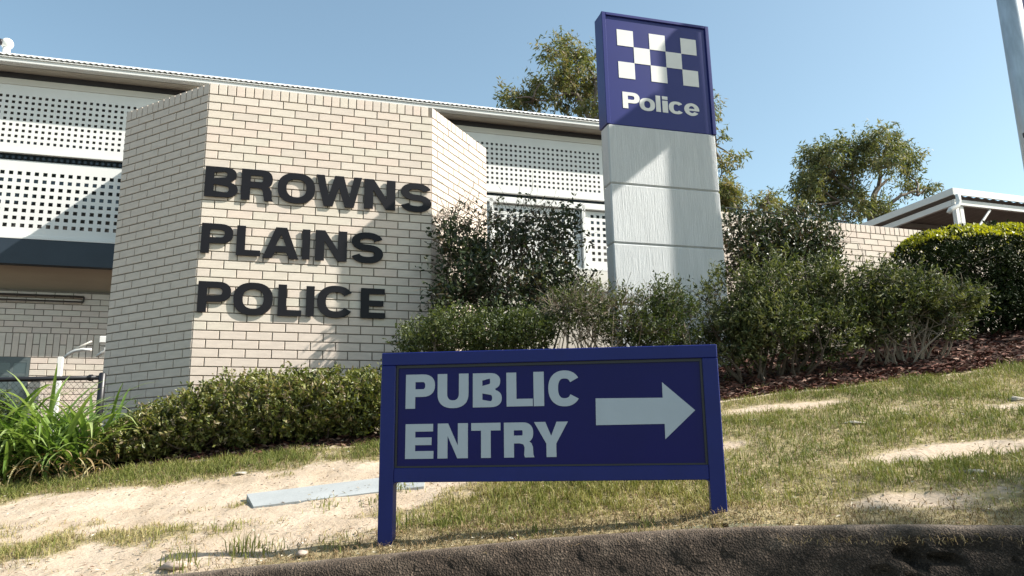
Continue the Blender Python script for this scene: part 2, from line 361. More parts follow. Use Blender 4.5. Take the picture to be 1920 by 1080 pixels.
# ------------------------------------------------------------------ brickwork
BH = .086; BLN = .24; JT = .010
brick_cache = {}
def brick_mesh(L, H=BH-JT, D=.035):
    key = (round(L, 3), round(H, 3), round(D, 3))
    if key not in brick_cache:
        b = .0025; vs = [(b, 0, b), (L-b, 0, b), (L-b, 0, H-b), (b, 0, H-b), (0, b*1.3, 0), (L, b*1.3, 0), (L, b*1.3, H), (0, b*1.3, H), (0, D, 0), (L, D, 0), (L, D, H), (0, D, H)]
        fs = [(0, 1, 2, 3), (4, 5, 1, 0), (5, 6, 2, 1), (6, 7, 3, 2), (7, 4, 0, 3), (8, 9, 5, 4), (9, 10, 6, 5), (10, 11, 7, 6), (11, 8, 4, 7)]
        brick_cache[key] = MB().add(vs, fs).mesh('brick', M['brick'])
    return brick_cache[key]
class BrickSet:
    """gathers brick placements of one wall; first `limit` become parts, the rest one stuff part"""
    def __init__(s): s.items = []
    def face(s, ox, oy, ang, joints_of_row, rows, ztop, prio=0, H=BH, cut=None):
        ca, sa = math.cos(ang), math.sin(ang)
        for k in rows:
            js = joints_of_row(k)
            for a, b in zip(js[:-1], js[1:]):
                if b-a < .025: continue
                if cut and b > cut[0] and a < cut[1] and ztop-(k+.5)*H > cut[2]:
                    if b <= cut[1]+.03: continue
                    a = max(a, cut[1])
                j = .0012*math.sin(a*91+k*37)
                s.items.append((prio, k, ox+ca*(a+JT/2), oy+sa*(a+JT/2), j, ztop-(k+1)*H+JT/2, ang, b-a-JT, H-JT))
    def soldiers(s, ox, oy, ang, length, z0, h, prio=0, pitch=BH, start=0):
        ca, sa = math.cos(ang), math.sin(ang); n = int(round(length/pitch))
        for i in range(n):
            a = start+i*pitch; j = .0012*math.sin(i*77)
            s.items.append((prio, -1, ox+ca*(a+JT/2), oy+sa*(a+JT/2), j, z0+JT/2, ang, pitch-JT, h-JT/2))
    def build(s, root, zroot, limit=300):
        s.items.sort(key=lambda t: (t[0], t[1])); rest = MB()
        for i, (p, k, x, y, j, z, ang, L, H) in enumerate(s.items):
            nx, ny = math.sin(ang), -math.cos(ang); x2, y2 = x+nx*j, y+ny*j
            if i < limit: link('brick', brick_mesh(L, H), root, (x2, y2, z-zroot), ang)
            else:
                me = brick_mesh(L, H); ca, sa = math.cos(ang), math.sin(ang)
                rest.add([(x2+v.co.x*ca-v.co.y*sa, y2+v.co.x*sa+v.co.y*ca, z-zroot+v.co.z) for v in me.vertices], [tuple(q.vertices) for q in me.polygons])
        if rest.v: tag(rest.build('brickwork', M['brick'], root), kind='stuff')
def rowjoints(L, first, unit=BLN):
    js = [0.]; x = first
    while x < L-.02: js.append(x); x += unit
    js.append(L); return js

# the lettered wall: a front face with two splayed returns
FW, RW, CO = 2.275, 1.30, .115
zr = .30
bay = thing('brick_sign_wall', 'cream brick wall with splayed ends carrying the black raised letters', 'wall', (WX, WY, zr), WA)
lx, ly = -RW*math.cos(BL), -RW*math.sin(BL)
outer = [(lx, ly), (0, 0), (FW, 0), (FW+RW*math.cos(BR), RW*math.sin(BR))]
def offset_line(pl, d):
    out = []
    for i, p in enumerate(pl):
        ns = []
        for a, b in ((i-1, i), (i, i+1)):
            if a >= 0 and b < len(pl):
                dx, dy = pl[b][0]-pl[a][0], pl[b][1]-pl[a][1]; l = math.hypot(dx, dy); ns.append((-dy/l, dx/l))
        if len(ns) == 1: n = ns[0]; out.append((p[0]+n[0]*d, p[1]+n[1]*d))
        else:
            mx_, my_ = ns[0][0]+ns[1][0], ns[0][1]+ns[1][1]; l = math.hypot(mx_, my_); mx_ /= l; my_ /= l
            c = mx_*ns[0][0]+my_*ns[0][1]; out.append((p[0]+mx_*d/c, p[1]+my_*d/c))
    return out
inn = offset_line(outer, .11); front = offset_line(outer, .007)
MB().prism(front+inn[::-1], -.5, WZ+CO-.012-zr).build('mortar', M['mortar'], bay)
bs = BrickSet()
bs.face(0, 0, 0, lambda k: rowjoints(FW, .24 if k % 2 == 0 else .12), range(0, 41), WZ, 0)
bs.soldiers(0, 0, 0, 26.5*BH, WZ, CO, 0)
def lj(k):
    d = rowjoints(RW, .12 if k % 2 == 0 else .24); return [RW-v for v in d][::-1]
bs.face(lx, ly, BL, lj, range(0, 41), WZ, 1); bs.soldiers(lx, ly, BL, RW, WZ, CO, 1, RW/15)
bs.face(FW, 0, BR, lambda k: rowjoints(RW, .12 if k % 2 == 0 else .24), range(0, 41), WZ, 2); bs.soldiers(FW, 0, BR, RW, WZ, CO, 2, RW/15)
bs.build(bay, zr, 300)

# ------------------------------------------------------------------ glyphs
def ell(cx, cy, rx_, ry_, a0, a1, n=14, p=2.0):
    out = []
    for i in range(n+1):
        t = R(a0+(a1-a0)*i/n); c, s = math.cos(t), math.sin(t)
        out.append((cx+rx_*math.copysign(abs(c)**(2/p), c), cy+ry_*math.copysign(abs(s)**(2/p), s)))
    return out
def stroke(path, hx, hy):
    L_, R_ = [], []; m = len(path)
    for i, (x, y) in enumerate(path):
        a = path[max(i-1, 0)]; b = path[min(i+1, m-1)]; dx, dy = b[0]-a[0], b[1]-a[1]; l = math.hypot(dx, dy) or 1
        nx, ny = -dy/l, dx/l; L_.append((x+nx*hx, y+ny*hy)); R_.append((x-nx*hx, y-ny*hy))
    return L_+R_[::-1]
def glyph(ch, sx, sy):
    hx, hy = sx/2, sy/2; P = 2.35
    if ch in 'Il': return [[(0, 0), (1, 0), (1, 1), (0, 1)]]
    if ch == 'L': return [[(0, 0), (1, 0), (1, sy), (sx, sy), (sx, 1), (0, 1)]]
    if ch == 'E': return [[(0, 0), (1, 0), (1, sy), (sx, sy), (sx, .5-hy), (.93, .5-hy), (.93, .5+hy), (sx, .5+hy), (sx, 1-sy), (.98, 1-sy), (.98, 1), (0, 1)]]
    if ch == 'T': return [[(.5-hx, 0), (.5+hx, 0), (.5+hx, 1-sy), (1, 1-sy), (1, 1), (0, 1), (0, 1-sy), (.5-hx, 1-sy)]]
    if ch == 'N': k = sx*1.05; return [[(0, 0), (sx, 0), (sx, .64), (1-k, 0), (1, 0), (1, 1), (1-sx, 1), (1-sx, .36), (k, 1), (0, 1)]]
    if ch == 'A': k = sx*.62; return [[(0, 0), (sx, 0), (sx+.10, .2), (1-sx-.10, .2), (1-sx, 0), (1, 0), (.5+k, 1), (.5-k, 1)], [(.355, .2+sy), (.645, .2+sy), (.5, .78)]]
    if ch == 'W': k = sx*.95; return [[(.27-k*.55, 0), (.27+k*.55, 0), (.5, .62), (.73-k*.55, 0), (.73+k*.55, 0), (1, 1), (1-k, 1), (.725, .34), (.5+k*.56, 1), (.5-k*.56, 1), (.275, .34), (k, 1), (0, 1)]]
    if ch == 'Y': return [[(.5-hx, 0), (.5+hx, 0), (.5+hx, .38), (1, 1), (1-sx*1.15, 1), (.5, .60), (sx*1.15, 1), (0, 1), (.5-hx, .38)]]
    if ch == 'O' or ch == 'o': return [ell(.5, .5, .5, .5, 0, 350, 35, P), ell(.5, .5, .5-sx, .5-sy, 0, 350, 35, P)]
    if ch == 'C' or ch == 'c': 
        a = 33 if ch == 'C' else 38
        return [stroke(ell(.5, .5, .5-hx, .5-hy, a, 360-a, 34, P), hx, hy)]
    if ch == 'e':
        y0 = .40; y1 = y0+sy*.72; ao = math.degrees(math.asin((y0-.5)/.5)); ai = math.degrees(math.asin(max(-1, (y0-.5)/(.5-sy)))); 
        out = ell(.5, .5, .5, .5, ao, 326, 34)+ell(.5, .5, .5-sx, .5-sy, 322, 180-ai, 16)
        ah = math.degrees(math.asin((y1-.5)/(.5-sy)))
        return [out, ell(.5, .5, .5-sx, .5-sy, ah, 180-ah, 16)]
    if ch == 'S':
        ry_ = (1-2*hy)/4; rx_ = .5-hx
        top = ell(.5, 1-hy-ry_, rx_*.97, ry_, 12, 268, 24, 2.2); bot = ell(.5, hy+ry_, rx_, ry_, 88, -168, 24, 2.2)
        return [stroke(top+bot[1:], hx, hy)]
    if ch == 'U':
        r = .42; o = [(0, 1), (0, r)]+ell(.5, r, .5, r, 180, 360, 18, P)+[(1, 1), (1-sx, 1)]+ell(.5, r, .5-sx, r-sy, 360, 180, 18, P)+[(sx, 1)]
        return [o]
    if ch == 'P':
        yb = .34; cy = (1+yb)/2; ry_ = (1-yb)/2; cx = .58
        return [[(0, 0), (sx, 0), (sx, yb)]+ell(cx, cy, 1-cx, ry_, -90, 90, 14, P)+[(0, 1)], [(sx, yb+sy)]+ell(cx, cy, 1-cx-sx, ry_-sy, -90, 90, 14, P)+[(sx, 1-sy)]]
    if ch == 'R':
        yb = .40; cy = (1+yb)/2; ry_ = (1-yb)/2; cx = .62; X1 = .97
        leg = [(0, 0), (sx, 0), (sx, yb), (.52, yb), (.64, yb-.03), (.68, .28), (1-sx*1.02, .07), (.99-sx*.92, 0), (1.0, 0), (.965, .08), (.955, .30), (.90, .41), (.82, .46)]
        arc = ell(cx, cy, X1-cx, ry_, -55, 90, 14, P)
        return [leg+arc+[(0, 1)], [(sx, yb+sy)]+ell(cx-.02, cy, X1-cx-sx, ry_-sy, -90, 90, 12, P)+[(sx, 1-sy)]]
    if ch == 'B':
        ym = .515; cx = .60
        lo = ell(cx, ym/2, 1-cx, ym/2, -90, 66, 12, P); hi = ell(cx-.02, (1+ym)/2, .95-cx+.02, (1-ym)/2, -62, 90, 12, P)
        t = sy*.97
        return [[(0, 0)]+lo+hi+[(0, 1)], [(sx, t)]+ell(cx, ym/2+.01, 1-cx-sx, (ym-t*1.5)/2, -90, 90, 10, P)+[(sx, ym-t/2)], [(sx, ym+t/2)]+ell(cx-.02, (1+ym)/2, .95-cx-sx, (1-ym-t*1.5)/2, -90, 90, 10, P)+[(sx, 1-t)]]
    if ch == 'i': return [[(0, 0), (1, 0), (1, .73), (0, .73)], [(0, .80), (1, .80), (1, 1), (0, 1)]]
    if ch == 'arrow': return [[(0, .31), (.68, .31), (.68, 0), (1, .5), (.68, 1), (.68, .69), (0, .69)]]
    raise KeyError(ch)
def glyph_mesh(loops, quad, depth, y0, material):
    """loops in the unit square, mapped bilinearly on quad = ((x,z) bl, br, tr, tl); plate from y0 back by depth"""
    cu = bpy.data.curves.new('g', 'CURVE'); cu.dimensions = '2D'; cu.fill_mode = 'BOTH'; cu.extrude = depth/2
    bl, br_, tr, tl = quad
    for lp in loops:
        sp = cu.splines.new('POLY'); sp.points.add(len(lp)-1); sp.use_cyclic_u = True
        for i, (u, v) in enumerate(lp):
            x = (bl[0]*(1-u)+br_[0]*u)*(1-v)+(tl[0]*(1-u)+tr[0]*u)*v; z = (bl[1]*(1-u)+br_[1]*u)*(1-v)+(tl[1]*(1-u)+tr[1]*u)*v
            sp.points[i].co = (x, z, 0, 1)
    o = bpy.data.objects.new('g', cu); COL.objects.link(o)
    me = bpy.data.meshes.new_from_object(o.evaluated_get(bpy.context.evaluated_depsgraph_get()))
    bpy.data.objects.remove(o); bpy.data.curves.remove(cu)
    me.transform(Matrix(((1, 0, 0, 0), (0, 0, -1, y0+depth/2), (0, 1, 0, 0), (0, 0, 0, 1))))
    me.materials.clear(); me.materials.append(material); me.name = 'letter'
    return me

# raised words on the wall; boxes are (char, left px, right px, top px, bottom px) measured on the photograph
words = [
 ('BROWNS', 'the raised black word BROWNS, top line on the cream brick wall', [('B', 384, 446.6, 313.5, 369.5), ('R', 452.5, 513, 318.5, 376), ('O', 520.4, 591, 325, 381.5), ('W', 592.5, 678.4, 330.5, 388), ('N', 683, 741.4, 337.5, 392.6), ('S', 751, 809, 344, 397.5)]),
 ('PLAINS', 'the raised black word PLAINS, middle line on the cream brick wall', [('P', 377, 437, 419.5, 475.2), ('L', 443.5, 489, 424, 479.5), ('A', 493, 560.6, 426.8, 485), ('I', 566.5, 581.3, 430.5, 486.3), ('N', 591, 650.7, 433, 489.3), ('S', 658.5, 718.6, 436, 493.5)]),
 ('POLICE', 'the raised black word POLICE, bottom line on the cream brick wall', [('P', 370.5, 433, 528, 585.3), ('O', 437.3, 511.6, 530, 591.3), ('L', 521, 565.5, 534.2, 592.6), ('I', 573.7, 589.4, 536.6, 593.3), ('C', 594.5, 664, 536, 596), ('E', 676.4, 722, 541, 597)])]
STX = {'B': .27, 'R': .28, 'O': .235, 'W': .185, 'N': .285, 'S': .27, 'P': .27, 'L': .36, 'A': .25, 'I': 1, 'C': .235, 'E': .34}
for w, lab, bx in words:
    us = [wuz(b[1], (b[3]+b[4])/2, -.02) for b in bx]; u0 = us[0][0]; zb = wuz(bx[0][1], bx[0][4], -.02)[1]
    pos = P0+EU*u0
    t = thing('wall_lettering', lab, 'lettering', (pos[0], pos[1], zb), WA, 'black words on the brick wall')
    sizes = []
    for (c, xl, xr, yt, yb) in bx:
        ul, ur = wuz(xl, (yt+yb)/2, -.02)[0], wuz(xr, (yt+yb)/2, -.02)[0]; zt, z_b = wuz((xl+xr)/2, yt, -.02)[1], wuz((xl+xr)/2, yb, -.02)[1]
        sizes.append((c, ul, ur, zt, z_b))
    for (c, ul, ur, zt, z_b) in sizes:
        q = ((ul-u0, z_b-zb), (ur-u0, z_b-zb), (ur-u0, zt-zb), (ul-u0, zt-zb))
        sy = .19 if c in 'EL' else .20 if c in 'BPRAN' else .20
        tag(link('letter', glyph_mesh(glyph(c, STX[c], sy), q, .014, -.026, M['letter']), t), 'letter '+c)

# ------------------------------------------------------------------ main building
BS = 4.2      # distance of the screens behind the lettered face
def grid_panel(name, u0, u1, z0, z1, holes, mt, parent, o, zroot, rowsel=None, thick=.003):
    """flat sheet with square holes: holes = (u start, pitch, half size, z of first row, rows, row pitch)"""
    hs, p, h, zt, nr, rp = holes
    us = [u0]; n0 = math.ceil((u0+h+.01-hs)/p); k = n0
    cols = []
    while hs+k*p+h < u1-.01: cols.append(hs+k*p); k += 1
    zs_ = [zt-i*rp for i in range(nr)]
    ux = [u0]+[v for c in cols for v in (c-h, c+h)]+[u1]; zx = [z1]+[v for c in zs_ for v in (c+h, c-h)]+[z0]
    w = len(ux); V = [(x, 0, z-zroot) for z in zx for x in ux]; F = []
    for j in range(len(zx)-1):
        for i in range(w-1):
            if i % 2 == 1 and j % 2 == 1: continue
            a = j*w+i; F.append((a, a+w, a+w+1, a+1))
    me = fast_mesh(name, V, F, mt); ob = link(name, me, parent, (0, o, 0))
    md = ob.modifiers.new('thickness', 'SOLIDIFY'); md.thickness = thick; md.offset = 0; return ob
zb = .34
bld = thing('main_building', 'long cream building with white perforated screens under a corrugated roof behind the brick sign wall', 'building', tuple(P0)[:2]+(zb,), WA)
U0, U1 = -7.5, 7.7
def bb(name, u0, u1, o0, o1, z0, z1, mt, b=0): return MB().box(u0, u1, o0, o1, z0-zb, z1-zb, b).build(name, mt, bld)
EA = 3.875
# roof sheet, corrugated
cu_ = np.arange(U0-.2, U1+.2, .0762/6); oo = np.array([EA-.03, 4.6, 5.6, 7.0, 8.2]); CU, CO_ = np.meshgrid(cu_, oo)
CZ = 5.807-zb+(CO_-EA)*.20+.009*np.cos(CU/.0762*2*math.pi)-.006
rf = link('roof', gridmesh('roof', CU, CO_, CZ, M['roof'], None), bld)
md = rf.modifiers.new('thickness', 'SOLIDIFY'); md.thickness = .006
bb('roof_flashing', U0-.2, U1+.2, EA+.10, EA+.115, 5.822, 5.877, M['roof'], .004)
# gutter, with a rolled lip, brackets and joins
MB().tube([(U0-.2, EA-.012, 5.759-zb), (U1+.2, EA-.012, 5.759-zb)], .011, 8).box(U0-.2, U1+.2, EA-.006, EA+.006, 5.700-zb, 5.757-zb).box(U0-.2, U1+.2, EA-.004, EA+.115, 5.694-zb, 5.702-zb).box(U0-.2, U1+.2, EA+.105, EA+.115, 5.702-zb, 5.772-zb).build('gutter', M['white'], bld)
bb('fascia', U0, U1, EA+.12, EA+.14, 5.70, 5.80, M['white'])
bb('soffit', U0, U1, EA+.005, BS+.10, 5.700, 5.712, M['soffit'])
bb('dark_band', U0, U1, BS+.02, BS+.05, 5.596, 5.70, M['dark'])  # dark coloured band between soffit and top rail
bb('top_rail', U0, U1, BS-.012, BS+.05, 5.50, 5.596, M['offwhite'], .004)
up_h = (6.034-24*.0836*3, .0836, .0200, 5.322, 9, .0862)
for (a, b, lab) in ((U0, -4.42, None), (-4.40, -1.04, None), (-1.02, 2.32, None), (2.34, 5.70+.42, None), (6.14, U1, None)):
    grid_panel('perforated_screen', a, b, 4.495, 5.498, up_h, M['white'], bld, BS, zb)
    MB().box(a, b, BS-.02, BS+.03, 4.462-zb, 4.497-zb, .004).build('screen_edge', M['white'], bld)
lo_h = (-1.525-.1075*40, .1075, .0275, 4.181, 8, .1095)
for (a, b) in ((U0, -4.3), (-4.24, -1.42), (-1.36, 1.40), (1.46, 4.06), (4.10, 5.67), (5.76, U1)):
    grid_panel('balustrade_screen', a, b, 3.275, 4.272 if a > 1.4 else 4.37, lo_h, M['white'], bld, BS+.03, zb)
    MB().box(a, b, BS+.008, BS+.06, 3.232-zb, 3.277-zb, .004).build('screen_edge', M['white'], bld)
for u in (-4.27, -1.39, 1.43, 4.08, 5.715): MB().box(u-.03, u+.03, BS-.03, BS+.05, 3.21-zb, 4.36-zb, .004).build('screen_post', M['white'], bld)
bb('handrail', 1.46, U1, BS-.03, BS+.05, 4.285, 4.395, M['white'], .006)
bb('light_beam', .5, U1, BS-.03, BS+.09, 2.848, 3.208, M['offwhite'], .005)
bb('base_wall', 2.0, U1, BS+.0, BS+.12, zb-.1, 2.846, M['soffit'])
bb('edge_beam', U0, .498, BS-.03, BS+.09, 2.848, 3.208, M['beam'], .005)
bb('light_strip', U0, U1, BS-.032, BS-.004, 3.210, 3.230, M['white'])
bb('rear_wall', U0, U1, 4.78, 4.90, 2.95, 5.70, M['inner'])
bb('window_band', U0, U1, 4.755, 4.775, 3.9, 4.85, M['glass'])
# tan soffit sloping from the beam back to the lower wall
MB().add([(U0, 4.43, 2.895-zb), (2.0, 4.43, 2.895-zb), (2.0, 4.86, 2.535-zb), (U0, 4.86, 2.535-zb), (U0, 4.43, 2.93-zb), (2.0, 4.43, 2.93-zb), (2.0, 4.86, 2.60-zb), (U0, 4.86, 2.60-zb)],
         [(3, 2, 1, 0), (4, 5, 6, 7), (0, 1, 5, 4), (1, 2, 6, 5), (2, 3, 7, 6), (3, 0, 4, 7)]).build('lower_soffit', M['brown'], bld)
# pipes under the soffit
for z, r_ in ((2.515, .016), (2.44, .012)): MB().tube([(U0, 4.655, z-zb), (-1.93, 4.655, z-zb)], r_, 6).build('pipe', M['darkbrown'], bld)
MB().tube([(-1.93, 4.655, 2.515-zb), (-1.93, 4.655, 2.44-zb)], .012, 6).build('pipe', M['darkbrown'], bld)
# lower brick wall with a soldier course and a window
OW = 4.70
bb('mortar', U0, 1.9, OW+.006, OW+.17, zb-.1, 2.60, M['mortar'])
bb('end_wall', 7.4, 7.6, 4.93, 8.0, zb-.1, 5.7, M['soffit'])
lw = BrickSet(); WL = -5.2
ztop = 2.575
lw.face(WL, OW, 0, lambda k: rowjoints(4.6, .24 if k % 2 == 0 else .12), range(0, 7), ztop, 0)
zs0 = ztop-7*BH-.345
for i in range(54):
    a = WL+i*BH; h = .16 if i % 2 else .345
    lw.items.append((0, 7, a+JT/2, OW, 0, zs0+.345-h+JT/2, 0, BH-JT, h-JT))
    if i % 2: lw.items.append((0, 7, a+JT/2, OW, 0, zs0+JT/2, 0, BH-JT, .185-JT))
wl, wr, wt, wb = -4.6, -2.54, zs0, .72
lw.face(WL, OW, 0, lambda k: rowjoints(4.6, .24 if k % 2 == 0 else .12), range(0, 13), zs0, 1, cut=(wl-WL, wr-WL, wb))
lw.build(bld, zb, 300)
wn_ = MB().box(wl, wr, OW-.004, OW+.004, wt-.04-zb, wt-zb).box(wl, wl+.04, OW-.004, OW+.02, wb-zb, wt-.04-zb).box(wr-.035, wr, OW-.004, OW+.02, wb-zb, wt-.04-zb).box(wl, wr, OW-.004, OW+.02, wb-.04-zb, wb-zb)
for u in (-2.76, -3.4, -4.0): wn_.box(u-.018, u+.018, OW-.002, OW+.018, wb-zb, wt-.075-zb)
wn_.box(wl+.04, wr-.035, OW-.002, OW+.018, wt-.075-zb, wt-.04-zb).box(wl+.04, wr-.035, OW-.001, OW+.017, 1.365-zb, 1.40-zb)
wnd = wn_.build('window', M['window'], bld)
MB().box(wl+.04, wr-.035, OW+.006-.004, OW+.006, wb-zb, wt-.04-zb).build('pane', M['glass'], wnd)
# roof vent
vt = at(12, 94, 10.6); vp = np.array([vt[0], vt[1], 0])-P0; vu, vo = float(vp@EU), float(vp@EN)
vz = 5.807+(vo-EA)*.20
ven = thing('roof_vent', 'white ball shaped exhaust vent on the corrugated roof at the far left', 'vent', (vt[0], vt[1], vz-.02), WA)
vh = at(13, 80, 10.6)[2]-vz
MB().tube([(0, 0, 0), (0, 0, .05), (0, 0, .12), (0, 0, vh-.05)], [.16, .13, .055, .05], 14).build('flue', M['white'], ven, smooth=True)
ball = MB(); n1, n2 = 14, 10
ball.tube([(0, 0, vh+.085*math.cos(math.pi*(1-i/n2))*1.0) for i in range(n2+1)], [max(.002, .085*math.sin(math.pi*(1-i/n2))) for i in range(n2+1)], n1)
ball.build('cowl', M['white'], ven, smooth=True)
MB().tube([(-.06, -.03, vh), (-.092, -.046, vh+.002)], [.05, .046], 12).build('opening', M['dark'], ven, smooth=True)
# hidden blade added behind the sign wall, casts diagonal shade on the balustrade screens
pe = thing('added_shade_blade', 'white blade added out of sight behind the brick sign wall to shade the screens', 'shadow caster', (P0[0]-EU[0]*.9+EN[0]*3.0, P0[1]-EU[1]*.9+EN[1]*3.0, 3.25), WA)
MB().box(0, .06, .1, 1.03, .05, 1.66, .006).build('sheet', M['offwhite'], pe)
MB().box(-.01, .07, 1.0, 1.25, .4, .46).build('bracket', M['offwhite'], pe)
MB().box(-.01, .07, 1.0, 1.25, 1.4, 1.46).build('bracket', M['offwhite'], pe)
# small things on the lower wall: post, box and bent brackets
q = P0+EU*(-2.12)+EN*(OW-.16)
tag(MB().box(-.032, .032, -.04, .04, 0, 1.62-zb, .004).build('white_post', M['white'], None, (q[0], q[1], zb), WA), 'white square post standing in front of the lower brick wall', 'post')
br3 = thing('wall_bracket', 'bent white metal arms of a bracket on the lower brick wall beside the sign wall', 'bracket', at(150, 655, 11.0), WA)
def rel(px, py, Y, base): 
    p = at(px, py, Y)-np.array(base); c, s = math.cos(-WA), math.sin(-WA); return (p[0]*c-p[1]*s, p[0]*s+p[1]*c, p[2])
bb_ = at(150, 655, 11.0)
MB().tube([rel(x, y, 10.7, bb_) for x, y in ((121, 671), (128, 664), (140, 658), (155, 655.5), (171, 656))], .022, 8).build('arm', M['white'], br3, smooth=True)
MB().tube([rel(x, y, 10.7, bb_) for x, y in ((130, 661), (150, 650), (172, 640))], .012, 6).build('arm', M['offwhite'], br3, smooth=True)
MB().tube([rel(x, y, 10.7, bb_) for x, y in ((181, 668), (190, 662), (197, 657), (199, 652))], .02, 8).build('arm', M['white'], br3, smooth=True)
bx_ = at(195, 637, 10.6); tag(MB().box(-.05, .05, -.04, .04, -.045, .045, .006).build('junction_box', M['white'], None, bx_, WA), 'small white junction box high on the lower wall next to the sign wall', 'box')

# ------------------------------------------------------------------ blue pylon
PW, PD, PYW = 1.229, .19, .28
px0, py0 = .995, 7.5
pz = float(g(1.6, 7.5))-.05
pyl = thing('police_pylon', 'tall grey rendered pylon with a blue checkered Police header', 'sign', (px0, py0, pz), PYW)
PP = np.array([px0, py0, 0]); PE = np.array([math.cos(PYW), math.sin(PYW), 0])
def puz(px, py, o=0):
    n = np.array([-math.sin(PYW), math.cos(PYW), 0]); X = on_plane(px, py, PP+n*o, PYW); return float((X-PP)@PE), float(X[2])-pz
zt, zh = 4.623-pz, 3.372-pz
segs = [(2.735-pz, 3.372-pz), (2.119-pz, 2.735-pz), (1.50-pz, 2.119-pz), (-.1, 1.50-pz)]
for a, b in segs: MB().box(.005, PW-.005, .004, PD, a+.004, b-.004, .012).build('column_panel', M['column'], pyl)
MB().box(.02, PW-.02, .02, PD-.02, -.1, zh).build('core', M['column'], pyl)
hd = MB().box(-.006, PW+.006, .012, PD+.01, zh, zt, .004).build('header', M['headblue'], pyl)
rim = MB(); w_ = .035
rim.box(-.008, w_, -.006, .03, zh-.004, zt+.004, .004).box(PW-w_, PW+.008, -.006, .03, zh-.004, zt+.004, .004).box(w_+.0005, PW-w_-.0005, -.006, .03, zt-.03, zt+.0035, .004)
rim.build('header_rim', M['headblue'], pyl)
cA = puz(1155.8, 54.7, .011); cB = puz(1310.3, 164, .011); cC = puz(1304.3, 75, .011)
cu0, cu1 = cA[0], (cB[0]+cC[0])/2; cz1 = cA[1]; cs = (cu1-cu0)/5
czb = cz1-3*cs
for r_ in range(3):
    for c_ in range(5):
        if (r_+c_) % 2 == 0: MB().box(cu0+c_*cs, cu0+(c_+1)*cs, .0085, .0118, czb+(2-r_)*cs, czb+(3-r_)*cs).build('checker_square', M['headwhite'], pyl)
PL = [('P', 525, 715, 75, 262), ('o', 715, 888, 150, 292), ('l', 898, 950, 118, 300), ('i', 971, 1032, 128, 306), ('c', 1045, 1212, 183, 328), ('e', 1218, 1385, 199, 345)]
xs_ = []
basez = [puz(1080+(l+r_)/12, 160+b/6, .011)[1] for (_, l, r_, t, b) in PL]; bz0 = sum(basez[i] for i in (0, 2, 3))/3
topz = puz(1080+560/6, 160+75/6, .011)[1]; xz = puz(1080+800/6, 160+150/6, .011)[1]; lz = puz(1080+925/6, 160+118/6, .011)[1]
for (c, l, r_, t, b) in PL:
    ul = puz(1080+l/6, 160+(t+b)/12, .011)[0]; ur = puz(1080+r_/6, 160+(t+b)/12, .011)[0]
    za, zb_ = bz0-(.004 if c in 'oce' else 0), (topz if c in 'Pli' else xz+.004)
    sxx = {'P': .31, 'o': .30, 'l': 1, 'i': 1, 'c': .31, 'e': .30}[c]
    tag(link('letter', glyph_mesh(glyph(c, sxx, .22 if c != 'P' else .21), ((ul, za), (ur, za), (ur, zb_), (ul, zb_)), .003, .0085, M['headwhite']), pyl), 'letter '+c)

# ------------------------------------------------------------------ PUBLIC ENTRY sign
SY, ST = -.108, .0079
TLc = np.array([-.6011, 3.621, .518]); SW, SH = 1.5, .5764
c_, s_ = math.cos(SY), math.sin(SY)
RM = Matrix.Rotation(SY, 3, 'Z') @ Matrix.Rotation(ST, 3, 'Y')
foot = Vector(tuple(TLc))-RM @ Vector((0, 0, .865))
sg = thing('entry_sign', 'blue framed PUBLIC ENTRY sign with a white arrow on two posts by the kerb', 'sign', tuple(foot), SY, ry=ST)
RI = RM.inverted()
def sloc(px, py, yo=0.):
    n = RM @ Vector((0, 1, 0)); p0 = foot+n*yo; r_ = Vector(tuple(ray(px, py))); X = r_*(n.dot(p0)/n.dot(r_)); v = RI @ (X-foot); return v.x, v.z
HT = .865; pw = .066
for x in (0, SW-pw): MB().box(x, x+pw, 0, .065, (-.06 if x == 0 else .07), HT-.0585, .003).build('post', M['signblue'], sg)
MB().box(0, SW, 0, .065, HT-.058, HT, .003).build('top_rail', M['signblue'], sg)
MB().box(pw+.0005, SW-pw-.0005, .001, .064, HT-SH, HT-SH+.062, .003).build('bottom_rail', M['signblue'], sg)
gus = MB()
for s2, x in ((1, pw), (-1, SW-pw)): 
    z = HT-SH-.0003; gus.add([(x, .004, z), (x+s2*.014, .004, z), (x+s2*.004, .004, z-.004), (x, .004, z-.014), (x, .06, z), (x+s2*.014, .06, z), (x+s2*.004, .06, z-.004), (x, .06, z-.014)], [(0, 1, 2, 3), (4, 7, 6, 5), (0, 4, 5, 1), (1, 5, 6, 2), (2, 6, 7, 3), (3, 7, 4, 0)])
gus.build('weld', M['signblue'], sg)
MB().box(pw-.002, SW-pw+.002, .018, .048, HT-SH+.058, HT-.054).build('panel', M['panelblue'], sg)
bd = MB(); i0, i1, j0, j1 = pw+.0005, SW-pw-.0005, HT-SH+.0625, HT-.0585
bd.box(i0, i0+.010, .012, .0178, j0, j1).box(i1-.010, i1, .012, .0178, j0, j1).box(i0+.0105, i1-.0105, .012, .0178, j0, j0+.008).box(i0+.0105, i1-.0105, .012, .0178, j1-.012, j1)
bd.build('panel_bead', M['blackpaint'], sg)
SG = [('P', 190, 318, 193, 343), ('U', 330, 466, 190, 341), ('B', 485, 612, 187, 337), ('L', 633, 748, 184, 333), ('I', 752, 798, 181, 332), ('C', 817, 960, 175, 333),
      ('E', 188, 312, 411, 564), ('N', 330, 463, 408, 562), ('T', 478, 607, 406, 560), ('R', 622, 755, 404, 558), ('Y', 755, 905, 401, 556)]
SSX = {'P': .33, 'U': .31, 'B': .33, 'L': .38, 'I': 1, 'C': .30, 'E': .35, 'N': .33, 'T': .33, 'R': .33, 'Y': .29}
def spx(x, y): return 680+x/2.347, 620+y/2.347
